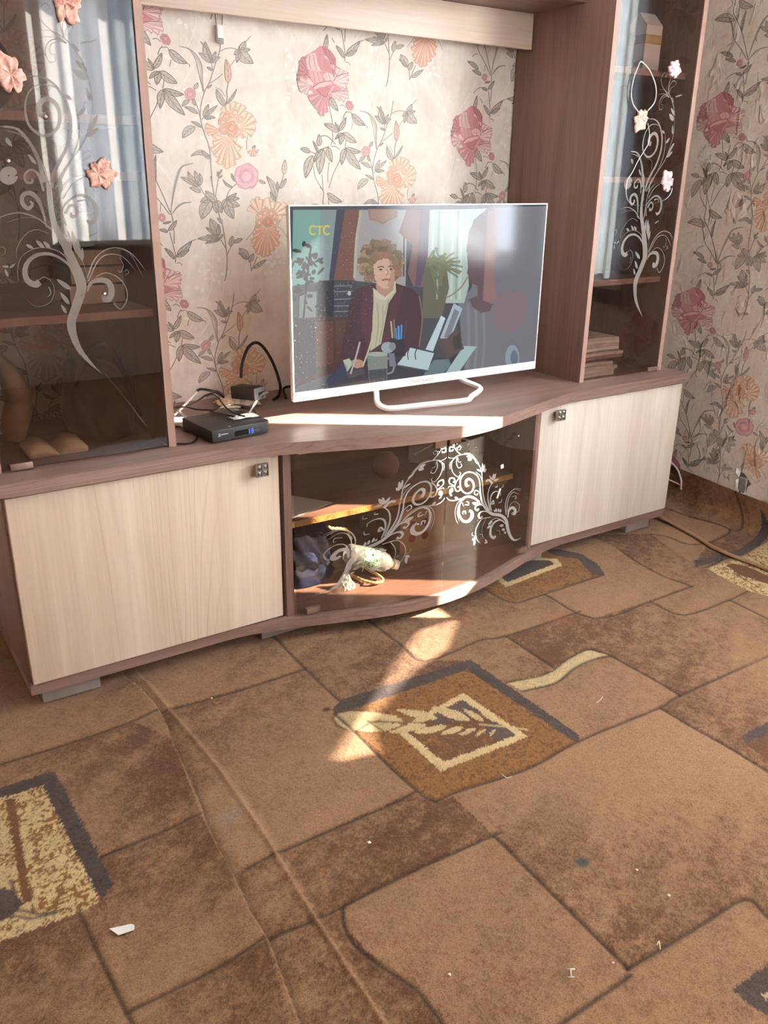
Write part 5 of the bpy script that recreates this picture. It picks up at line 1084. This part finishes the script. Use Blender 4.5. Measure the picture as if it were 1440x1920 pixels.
MA = Matrix.Translation((ap[0]-.004, ap[1], ZTOP+.030)) @ Matrix.Rotation(math.radians(-68), 4, 'Z') @ Matrix.Rotation(math.radians(-4), 4, 'Y')
box('body', -.046, .040, -.023, .023, 0, .034, blackplastic, ad, .003, MA); box('end_cap', .0402, .0425, -.0225, .0225, .0005, .0335, plain('grey_adapter_end', (124, 126, 128), .4, .5, 0, .05), ad, .001, MA)
box('socket_slot', .0424, .044, -.008, .010, .006, .020, blackplastic, ad, .001, MA)
a7 = zm(300, 600, 5.5385)
def c7(L, ax, val): return [on(*a7(*p), ax, val) for p in L]
tube('black_power_cord', c7([(842,600),(845,520),(862,420),(915,290),(990,235),(1065,275),(1150,400),(1215,550),(1250,690)], 1, .34)+c7([(1240,760),(1215,800),(1180,826)], 2, ZTOP+.006), .0042, blackcable, None, 10, 6)
tag(bpy.data.objects['black_power_cord'], 'thick black cord arching up from the power adapter', 'cable')
p_ = c7([(1350,660),(1318,735),(1300,790),(1310,812),(1340,820)], 2, ZTOP+.005); p_[0] = np.array([p_[0][0], .25, ZTOP+.045]); p_[1][2] += .012; p_ = p_[:4]
tube('black_tv_cable', p_, .0036, blackcable, None, 8, 6); tag(bpy.data.objects['black_tv_cable'], 'black cable running behind the television', 'cable')
p_ = c7([(142,912),(230,895),(330,880),(420,820),(470,785),(545,765),(600,800),(650,870),(720,940),(800,980),(880,1000)], 2, ZTOP+.036)
for i, z in enumerate((.010, .024, .04, .062, .072, .078, .068, .056, .049, .048, .047)): p_[i] = on(*a7(*[(142,912),(230,895),(330,880),(420,820),(470,785),(545,765),(600,800),(650,870),(720,940),(800,980),(880,1000)][i]), 2, ZTOP+z)
tube('thin_black_cable', p_, .0021, blackcable, None, 8, 6); tag(bpy.data.objects['thin_black_cable'], 'thin black cable looping over the set-top box', 'cable')
q_ = [(142,915),(260,905),(380,930),(480,935),(560,935),(650,905),(720,882),(820,882),(910,905),(985,950),(975,985),(900,1000),(760,1000),(640,975),(520,950)]
tube('coiled_black_cable', [on(*a7(*p), 2, ZTOP+(.012 if i == 0 else .0375+.0015*math.sin(i*1.7))) for i, p in enumerate(q_)], .0021, blackcable, None, 8, 6); tag(bpy.data.objects['coiled_black_cable'], 'thin black cable coiled flat on top of the set-top box', 'cable')
q_ = [(1120,750),(1070,765),(1020,820),(970,890),(930,960),(900,1005),(870,1010)]
tube('grey_cable', [on(*a7(*p), 2, ZTOP+z) for p, z in zip(q_, (.050, .050, .047, .044, .040, .035, .0345))], .0026, greycable, None, 8, 6); tag(bpy.data.objects['grey_cable'], 'grey cable dropping from the adapter onto the set-top box', 'cable')
q_ = [(385,740),(330,800),(250,890),(200,940),(150,985)]
tube('white_antenna_cable', [on(*a7(*p), 2, ZTOP+z) for p, z in zip(q_, (.066, .052, .030, .014, .006))], .0032, whitecable, None, 8, 6); tag(bpy.data.objects['white_antenna_cable'], 'pale cable leaning against the tower beside the set-top box', 'cable')
q_ = [(660,800),(600,755),(500,728),(420,720),(385,738)]
tube('black_plug_lead', [on(*a7(*p), 2, ZTOP+z) for p, z in zip(q_, (.034, .058, .072, .072, .066))], .0036, blackcable, None, 8, 6); tag(bpy.data.objects['black_plug_lead'], 'black lead joined to the pale cable behind the set-top box', 'cable')
q_ = [(150,940),(190,950),(230,975),(265,1000)]
tube('silver_cable', [on(*a7(*p), 2, ZTOP+z) for p, z in zip(q_, (.006, .014, .024, .034))], .0024, greycable, None, 8, 6); tag(bpy.data.objects['silver_cable'], 'silver grey cable lying along the rear of the set-top box', 'cable')
q_ = [(160,1105),(215,1110),(260,1150),(330,1165),(380,1205),(370,1245),(300,1280),(175,1285)]
tube('short_black_cable', [on(*a7(*p), 2, ZTOP+.003) for p in q_], .0024, blackcable, None, 8, 6); tag(bpy.data.objects['short_black_cable'], 'black cable curling on the worktop in front of the tower', 'cable')
pp = on(*a7(900,1020), 2, ZTOP+BH+.004)
crumple('tape_scrap', (pp[0], pp[1]+.012, ZTOP+BH+.0032), .034, .014, .007, paper, 11, 'torn white tape scrap on top of the set-top box', 'paper', 8)
pp = on(*a7(170,1050), 2, ZTOP+.001); box('paper_slip', pp[0]-.012, pp[0]+.028, pp[1]-.02, pp[1]+.03, ZTOP+.0002, ZTOP+.0012, paper, None, 0); tag(bpy.data.objects['paper_slip'], 'white paper slip lying behind the set-top box', 'paper')
# white clip with two wires on the back wall, below the valance
cl = thing('wall_clip', tuple(on(411, 62, 1, D)), 'small white clip with two wires hanging on the wallpaper under the valance', 'clip')
c0 = on(411, 62, 1, D-.006); box('body', c0[0]-.008, c0[0]+.007, D-.014, D-.0015, c0[2]-.022, c0[2]+.018, whiteplastic, cl, .002); box('grey_tip', c0[0]-.007, c0[0]+.007, D-.016, D-.0145, c0[2]-.026, c0[2]-.012, greycable, cl, .001)
for dx in (-.007, .009): tube('wire', [(c0[0]+dx, D-.006, c0[2]+.019), (c0[0]+dx*1.2, D-.006, c0[2]+.04), (c0[0]+dx*1.3, D-.008, c0[2]+.075)], .0013, beigecable, cl, 6, 3)

# ------------------------------------------------------------------ things inside the cabinets
def sack(name, c, r, mat, parent, seed, sub=4, amp=.12, M4=None):
    bm = bmesh.new(); bmesh.ops.create_icosphere(bm, subdivisions=sub, radius=1.); rs_ = random.Random(seed); ph = [rs_.uniform(0, 6) for _ in range(9)]
    for v in bm.verts:
        x, y, z = v.co; f = 1+amp*(math.sin(4*x+ph[0])*math.sin(3*y+ph[1])+.7*math.sin(7*z+ph[2]+2*x)+.5*math.sin(11*y+ph[3])*math.sin(9*x+ph[4])+.4*math.sin(17*x+9*z+ph[5]))
        if z < -.55: z = -.55
        v.co = Vector((c[0]+x*f*r[0], c[1]+y*f*r[1], c[2]+(z+.55)*f*r[2]/1.55 if z > -.549 else c[2]))
    if M4 is not None: bm.transform(M4)
    return bmobj(name, bm, mat, parent, True)
ZBOT = ZB+.0016; ZSH = .3014
navy = plain('navy_nylon', (16, 19, 32), .85, .08, 0, .25, 14, .3); bagb = plain('dark_brown_leather', (62, 42, 34), .5, .4, 0, .2, 20, .3)
bg = thing('travel_bag', (.78, .2, ZBOT), 'dark navy soft bag slumped behind the low glass door', 'bag')
sack('body', (.790, .235, ZBOT), (.105, .13, .185), navy, bg, 4, 5, .045); o = sack('pocket', (.79, .125, ZBOT), (.07, .022, .09), plain('bright_blue_lining', (20, 34, 70), .85, .4, 0, .1, 20), bg, 9, 3, .1)
ropem = plain('cream_twisted_rope', (206, 180, 130), .8, .2, 0, .2, 160, .4)
def rope(name, P, label):
    c = catmull(P, 14); n = len(c); V = []; F = []; seg = 9
    for i, p in enumerate(c):
        t = c[min(i+1, n-1)]-c[max(i-1, 0)]; t /= np.linalg.norm(t); a = np.cross(t, [0, 0, 1.]); a /= np.linalg.norm(a)+1e-9; b = np.cross(a, t)
        for k in range(seg):
            q = 2*math.pi*k/seg; r = .0042*(1+.28*math.cos(3*(q-i*.34))); V.append(p+r*(math.cos(q)*a+math.sin(q)*b))
    for i in range(n-1):
        for k in range(seg): F.append((i*seg+k, i*seg+(k+1) % seg, (i+1)*seg+(k+1) % seg, (i+1)*seg+k))
    return tag(mesh(name, V, F, ropem, None, True), label, 'rope')
q_ = [(560,1265),(620,1295),(700,1335),(790,1355),(865,1345),(880,1320),(840,1285),(770,1245),(730,1215)]
b2 = zm(540, 820, 4.966)
rope('twisted_rope', [on(*b2(*p), 2, ZBOT+.006+(.0 if 0 < i < 6 else .006)) for i, p in enumerate(q_)], 'cream twisted rope loop on the floor of the glass cabinet')
q_ = [(370,820),(400,845),(480,850),(545,862),(565,900),(590,945)]
rope('twisted_rope', [on(*b2(*p), 1, .115) for p in q_], 'dark twisted rope hanging over the navy bag')
# plastic bottle with a green label lying on the bag
bo = thing('plastic_bottle', (.95, .1, ZBOT), 'clear plastic bottle with green label lying in the glass cabinet', 'bottle')
def clearplastic():
    k = N('clear_plastic'); tr = k.n('ShaderNodeBsdfTransparent'); tr.inputs[0].default_value = (.92, .95, .95, 1); df = k.n('ShaderNodeBsdfPrincipled'); df.inputs['Base Color'].default_value = (.72, .76, .76, 1); df.inputs['Roughness'].default_value = .25
    mx = k.n('ShaderNodeMixShader'); mx.inputs[0].default_value = .30; k.l(tr.outputs[0], mx.inputs[1]); k.l(df.outputs[0], mx.inputs[2]); k.l(mx.outputs[0], k.out.inputs[0]); return k.m
cp = clearplastic(); pb0, pb1 = on(*b2(540, 1075), 1, .075), on(*b2(1000, 1185), 1, .045); ax_ = Vector(pb1-pb0); L_ = ax_.length
MBt = Matrix.Translation(Vector(pb0)) @ ax_.to_track_quat('Z', 'Y').to_matrix().to_4x4()
lathe('body', [(.0, .0), (.024, .003), (.029, .010), (.030, .02), (.028, .025), (.030, .03), (.030, L_*.62), (.028, L_*.66), (.030, L_*.70), (.027, L_*.80), (.015, L_*.90), (.012, L_*.93), (.012, L_*.985)], cp, bo, 20, MBt)
def lab():
    k = N('green_printed_label'); v = k.coord(); nz = k.noise(v, 90, 2); k.pbsdf(k.ramp(nz, [(.4, lin((60, 128, 104))), (.55, lin((196, 214, 204))), (.6, lin((48, 110, 90)))]), .4); return k.m
lathe('label', [(.0306, L_*.28), (.0306, L_*.60)], lab(), bo, 20, MBt); lathe('cap', [(.0145, L_*.955), (.0145, L_*1.04), (.0, L_*1.04)], whiteplastic, bo, 16, MBt)
crumple('plastic_wrap', (.862, .048, ZBOT), .022, .02, .03, cp, 23, 'crumpled clear plastic wrap beside the rope loop', 'wrapper', 12)
pq = [on(*b2(*p), 2, ZSH) for p in ((15,440),(420,610),(15,722))]; x_a = .669
P3 = [(x_a, pq[0][1]), (pq[1][0], pq[1][1]), (x_a, min(pq[2][1], .09)+.0)]
o = prism('paper_sheet', [(x_a, .36), (x_a+.06, .36), (pq[1][0], pq[1][1]), (x_a+.03, .088), (x_a, .088)], ZSH, ZSH+.0012, paper, None, 0); tag(o, 'white paper sheet on the shelf of the glass cabinet', 'paper')
# right half of the glass cabinet
card = plain('brown_cardboard', (150, 118, 92), .85, .2, 0, .08, 12, .15)
cb = thing('cardboard_box', (1.25, .3, ZBOT), 'brown cardboard carton with dark red marks behind the low glass door', 'box')
box('body', 1.12, 1.40, .16, .40, ZBOT, ZBOT+.145, card, cb, .002)
redm = plain('dark_red_print', (120, 44, 36), .7)
for k_, (x, z) in enumerate(((1.165,.09),(1.165,.045),(1.215,.09),(1.215,.045))): lathe('red_mark', [(.010, 0), (.013, 0), (.013, .0008), (.010, .0008)], redm, cb, 16, Matrix.Translation((x, .1598, ZBOT+z)) @ Matrix.Rotation(math.pi/2, 4, 'X'))
fo_ = thing('dark_folder', (1.27, .22, ZSH), 'dark plum folder leaning on the cabinet shelf', 'folder')
box('cover', -.09, .09, 0, .006, 0, .13, plain('plum_cover', (74, 54, 58), .5, .4, 0, .1), fo_, .001, Matrix.Translation((1.28, .22, ZSH+.003)) @ Matrix.Rotation(.2, 4, 'Y') @ Matrix.Rotation(-.35, 4, 'X') @ Matrix.Translation((0, 0, .022)))
gd = thing('grey_router', (1.33, .25, ZSH), 'grey boxy device with a lead on the cabinet shelf', 'device')
box('body', 1.39, 1.47, .20, .30, ZSH+.0006, ZSH+.032, greycable, gd, .006); tube('lead', [(1.40, .2, ZSH+.02), (1.37, .15, ZSH+.10), (1.27, .13, ZSH+.135), (1.20, .13, ZSH+.12), (1.15, .14, ZSH+.10)], .004, greycable, gd, 8, 6); box('plug', 1.365, 1.395, .135, .155, ZSH+.055, ZSH+.08, greycable, gd, .003)
lathe('ball', [(.0, .0), (.02, .004), (.036, .02), (.04, .04), (.036, .06), (.02, .076), (.0, .08)], plain('dusky_red_ball', (112, 76, 70), .5), None, 24, Matrix.Translation((1.125, .25, ZSH+.0006))); tag(bpy.data.objects['ball'], 'dusky red ball on the cabinet shelf near the folder', 'ball')

# left tower: shelf heights as built above
zs2 = on(150, 588, 1, .10)[2]; zs1 = on(40, 213, 1, .10)[2]
hb = thing('handbag', (.28, .26, ZTOP), 'dark brown leather handbag on the bottom of the glazed tower', 'bag')
sack('body', (.285, .27, ZTOP+.001), (.085, .10, .20), bagb, hb, 14, 5, .05); tube('strap', [(.22, .2, ZTOP+.14), (.25, .19, ZTOP+.21), (.30, .2, ZTOP+.23), (.34, .21, ZTOP+.15), (.36, .19, ZTOP+.05)], .006, bagb, hb, 8, 8); tube('chain', [(.28, .165, ZTOP+.17), (.33, .16, ZTOP+.09), (.365, .15, ZTOP+.03)], .002, chrome, hb, 6, 6)
q = on(20, 700, 1, .2)
vs = thing('horn_vase', (q[0]+.02, .2, ZTOP), 'curved beige horn shaped vase at the edge of the glazed tower', 'vase')
tube('body', [(q[0]+.0, .30, ZTOP+.004), (q[0]+.012, .30, ZTOP+.05), (q[0]+.026, .30, ZTOP+.10), (q[0]+.012, .29, ZTOP+.16), (q[0]-.01, .28, ZTOP+.205)], lambda t: .026-.012*t+.012*math.sin(t*3.1), plain('beige_glaze', (150, 128, 96), .35, .5, 0, .15, 14), vs, 16, 8)
mg = thing('open_magazine', (.14, .2, ZTOP), 'open magazine lying on the bottom of the glazed tower', 'magazine')
for sd in (-1, 1):
    V = []; n = 8
    for i in range(n+1):
        for yy in (.13, .24): V.append((.15+sd*.065*i/n, yy, ZTOP+.004+.014*math.sin(math.pi*i/n)+.001*i)); 
    n2 = len(V); V += [(x, y, ZTOP+.0012) for x, y, z in V]; F = [(2*i, 2*i+2, 2*i+3, 2*i+1) for i in range(n)]+[(n2+2*i, n2+2*i+1, n2+2*i+3, n2+2*i+2) for i in range(n)]+[(2*i, n2+2*i, n2+2*i+2, 2*i+2) for i in range(n)]+[(2*i+1, 2*i+3, n2+2*i+3, n2+2*i+1) for i in range(n)]+[(0, 1, n2+1, n2), (2*n, n2+2*n, n2+2*n+1, 2*n+1)]
    mesh('pages', V, F, paper2, mg, True)
lathe('wooden_bowl', [(.0, .006), (.05, .007), (.085, .022), (.1, .042), (.104, .042), (.09, .018), (.05, .0), (.0, .0)], plain('brown_bowl', (112, 80, 58), .4, .5, 0, .1, 15), None, 36, Matrix.Translation((.135, .25, zs2+.0005))); tag(bpy.data.objects['wooden_bowl'], 'wide brown bowl on the tower shelf', 'bowl')
q = on(70, 400, 1, .30); cu = thing('blue_cup', (q[0], .30, zs2), 'pale blue cup standing on books in the glazed tower', 'cup')
def book(x0, x1, y0, y1, z0, h, rgb, label, grp, nm='book'):
    t = thing(nm, ((x0+x1)/2, (y0+y1)/2, z0), label, 'book', grp); m_ = plain('cover_'+nm+str(rgb[0]), rgb, .5, .4, 0, .05)
    box('pages', x0+.002, x1-.003, y0+.002, y1-.003, z0+.0021, z0+h-.0021, paper2, t, 0); box('cover', x0, x1, y0, y1, z0, z0+.002, m_, t, .0005); box('cover', x0, x1, y0, y1, z0+h-.002, z0+h, m_, t, .0005); box('spine', x0, x0+.0018, y0, y1, z0+.0021, z0+h-.0021, m_, t, 0)
zc = zs2+.0006
for k_, (h, rgb, wd, lb) in enumerate(((.045,(70,40,38),'thick dark red','bottom'),(.04,(40,46,40),'dark green','middle'),(.036,(92,70,50),'brown','top'))):
    book(.235+.006*k_, .365, .22, .38, zc, h, rgb, '%s book, %s of the stack on the tower shelf' % (wd, lb), 'books on the tower shelf'); zc += h+.0004
zc2 = zs2+.006
lathe('body', [(.0, .003), (.024, .004), (.030, .012), (.034, .05), (.035, .075), (.032, .075), (.03, .05), (.026, .014), (.0, .009)], plain('pale_blue_china', (176, 206, 216), .25, .5, 0, .05), cu, 24, Matrix.Translation((.30, .30, zc-zs2*0+.0-.0025)))
lathe('gold_rim', [(.0322, .0752), (.0352, .0752), (.0352, .078), (.0322, .078)], plain('gilt', (196, 160, 90), .25, .5, .8), cu, 24, Matrix.Translation((.30, .30, zc-.0025)))
tube('handle', [(.265, .30, zc+.06), (.245, .30, zc+.055), (.243, .30, zc+.03), (.268, .30, zc+.02)], .004, plain('pale_blue_handle', (176, 206, 216), .25), cu, 8, 6)
lathe('dark_plate', [(.0, .0), (.06, .001), (.085, .012), (.088, .014), (.084, .014), (.06, .005), (.0, .004)], plain('dark_glazed_plate', (48, 40, 38), .3), None, 36, Matrix.Translation((.115, .32, zs1+.0025)) @ Matrix.Translation((0, .02, .088)) @ Matrix.Rotation(math.radians(78), 4, 'X')); tag(bpy.data.objects['dark_plate'], 'dark round plate propped on the upper tower shelf', 'plate')

# right tower
zr = [on(u, v, 1, .10)[2] for u, v in ((1200,128),(1190,332),(1180,522))]
def stack(name, x0, x1, y0, y1, z0, h, mat, label, n=5, wav=.004, seed=1):
    t = thing(name, ((x0+x1)/2, (y0+y1)/2, z0), label, 'papers', 'papers in the glazed tower'); rs_ = random.Random(seed); z = z0+.0005
    for k in range(n):
        hh = h/n; dx, dy = rs_.uniform(-.008, .008), rs_.uniform(-.008, .008); V = []; m = 10
        for i in range(m+1):
            a = i/m; zz = z+wav*math.sin(a*3.3+k*.4)*a
            V += [(x0+dx+(x1-x0)*a, y0+dy, zz), (x0+dx+(x1-x0)*a, y1+dy, zz), (x0+dx+(x1-x0)*a, y0+dy, zz+hh*.9), (x0+dx+(x1-x0)*a, y1+dy, zz+hh*.9)]
        F = []
        for i in range(m):
            b = i*4; F += [(b, b+1, b+5, b+4), (b+2, b+6, b+7, b+3), (b, b+4, b+6, b+2), (b+1, b+3, b+7, b+5)]
        F += [(0, 2, 3, 1), (m*4, m*4+1, m*4+3, m*4+2)]
        mesh('bundle', V, F, mat[k % len(mat)], t, False); z += hh
    return t
pm = plain('aged_paper', (206, 196, 182), .8, .2, 0, .06, 40); pk = plain('dusky_pink_folder', (150, 112, 108), .7)
stack('paper_stack', 1.770, 1.93, .10, .36, ZTOP, .048, [pm, paper, pm], 'bottom stack of worn papers behind the glass of the far tower', 4, .003, 3)
stack('folder_stack', 1.770, 1.955, .10, .36, ZTOP+.058, .022, [pk, pm], 'dusky pink folder between the paper stacks in the far tower', 2, .002, 4)
stack('notebook_stack', 1.770, 1.94, .10, .36, ZTOP+.083, .045, [paper, pm], 'topmost pile of white papers behind the glass of the far tower', 4, .003, 5)
cpq = on(1215, 125, 1, .16)
bx = thing('milk_carton', (cpq[0], .17, zr[0]), 'white carton with gold band on the upper shelf of the far tower', 'carton')
box('body', cpq[0]-.035, cpq[0]+.035, .15, .22, zr[0]+.0005, zr[0]+.125, whiteplastic, bx, .001); box('gold_band', cpq[0]-.0355, cpq[0]+.0355, .1495, .2205, zr[0]+.075, zr[0]+.10, plain('gold_band', (196, 168, 108), .5), bx, .0005)
V = [(cpq[0]-.035, .15, zr[0]+.125), (cpq[0]+.035, .15, zr[0]+.125), (cpq[0]+.035, .22, zr[0]+.125), (cpq[0]-.035, .22, zr[0]+.125), (cpq[0]-.035, .185, zr[0]+.16), (cpq[0]+.035, .185, zr[0]+.16)]
mesh('gable', V, [(0, 1, 5, 4), (2, 3, 4, 5), (1, 2, 5), (3, 0, 4), (3, 2, 1, 0)], whiteplastic, bx)
box('small_white_box', 1.785, 1.83, .2, .25, zr[0]+.0005, zr[0]+.07, plain('pale_blue_card', (206, 214, 216), .6), None, .002); tag(bpy.data.objects['small_white_box'], 'small pale box beside the milk carton in the far tower', 'box')
g3 = zm(1130, 90, 6.62)
q_ = [(440,790),(375,690),(355,560),(385,380),(440,230),(470,170),(520,200),(590,290),(650,440),(665,560),(640,680),(560,780)]
tube('white_lace', [on(*g3(*p), 1, YT-.006) for p in q_], .0016, whitecable, None, 6, 6); tag(bpy.data.objects['white_lace'], 'white lace looped over a flower on the far tower glass', 'cord')
q_ = [(560,930),(580,1060),(570,1180),(520,1270),(440,1400),(370,1540),(310,1640),(290,1760),(300,1860),(350,1930),(470,1960),(600,1930),(740,1900),(830,1830),(868,1720),(850,1640)]
tube('thin_chain', [on(*g3(*p), 1, YT-.004) for p in q_], .0009, chrome, None, 6, 6); tag(bpy.data.objects['thin_chain'], 'thin pale chain hanging between the flowers of the far tower', 'chain')

# ------------------------------------------------------------------ on the floor and along the wall
q_ = [(1205,960),(1232,968),(1262,983),(1300,1003),(1335,1025),(1372,1042),(1410,1056),(1450,1072),(1500,1092),(1560,1118)]
tube('beige_floor_cable', [on(u, v, 2, .008) for u, v in q_], .0068, beigecable, None, 10, 6); tag(bpy.data.objects['beige_floor_cable'], 'beige cable snaking over the carpet from behind the cabinet', 'cable')
q_ = [(1240,858),(1256,866),(1270,880),(1277,900),(1277,912)]
tube('white_wall_cable', [on(u, v, 0, R-.02) for u, v in q_]+[on(1277, 918, 0, R-.022)], .0035, whitecable, None, 8, 6); tag(bpy.data.objects['white_wall_cable'], 'white cable arching down the papered wall behind the cabinet', 'cable')
tube('white_wall_cable_run', [on(u, v, 0, R-.016) for u, v in ((1236,893),(1250,898),(1264,904),(1274,909))], .003, whitecable, None, 8, 4); tag(bpy.data.objects['white_wall_cable_run'], 'white cable lying along the top edge of the curled carpet', 'cable')
def scrap(name, L, z, h, mat, label, cat='scrap'):
    P = [on(u, v, 2, z) for u, v in L]; o = prism(name, [(p[0], p[1]) for p in P], z, z+h, mat, None, 0); tag(o, label, cat); return o
o = scrap('paper_scrap', [(205,1742),(222,1754),(252,1744),(252,1735),(246,1733)], .004, .0012, paper, 'white torn paper scrap on the carpet near the left medallion')
for v_ in o.data.vertices:
    if v_.co.x > .02: v_.co.z += .006
tg = thing('plastic_tag', tuple(on(1070, 1825, 2, .005)), 'tiny white plastic tag end on the carpet in the foreground', 'tag')
for L in ([(1063,1817),(1078,1817)], [(1064,1832),(1077,1832)], [(1070,1817),(1071,1832)]):
    tube('bar', [on(*p, 2, .0055) for p in L], .0011, whitecable, tg, 6, 1)
crm = plain('pale_crumb', (222, 206, 186), .8); rnd = random.Random(12)
SP = [((692,1580),.0035,'white crumb on the dark carpet panel'),((1254,1679),.003,'pale crumb near the right edge of the carpet'),((843,1827),.0025,'pale crumb on the plain carpet panel'),((1194,1631),.0022,'tiny crumb beside the dark carpet stain'),((1150,1805),.002,'tiny crumb on the carved carpet line'),((397,1309),.0025,'pale crumb on the carpet before the wide cabinet')]
for (u, v), r, lb in SP:
    p = on(u, v, 2, .0035); bm = bmesh.new(); bmesh.ops.create_icosphere(bm, subdivisions=2, radius=r)
    for q in bm.verts: q.co *= 1+rnd.uniform(-.25, .25); q.co.z *= .7
    bm.transform(Matrix.Translation(Vector(p))); o = bmobj('crumb', bm, crm, None, True); tag(o, lb, 'crumb', 'crumbs on the carpet')
for k_, (L, lb) in enumerate(([((941,1452),(950,1458),(960,1456)),'pale thread below the feather medallion'], [((1232,1772),(1236,1765),(1238,1780)),'curled lint thread on the carved line'], [((1118,1318),(1126,1312),(1130,1306)),'short pale thread on the light carpet panel'])):
    o = tube('lint_thread', [on(*p, 2, .005) for p in L], .0008, crm, None, 5, 4); tag(o, lb, 'thread', 'threads on the carpet')
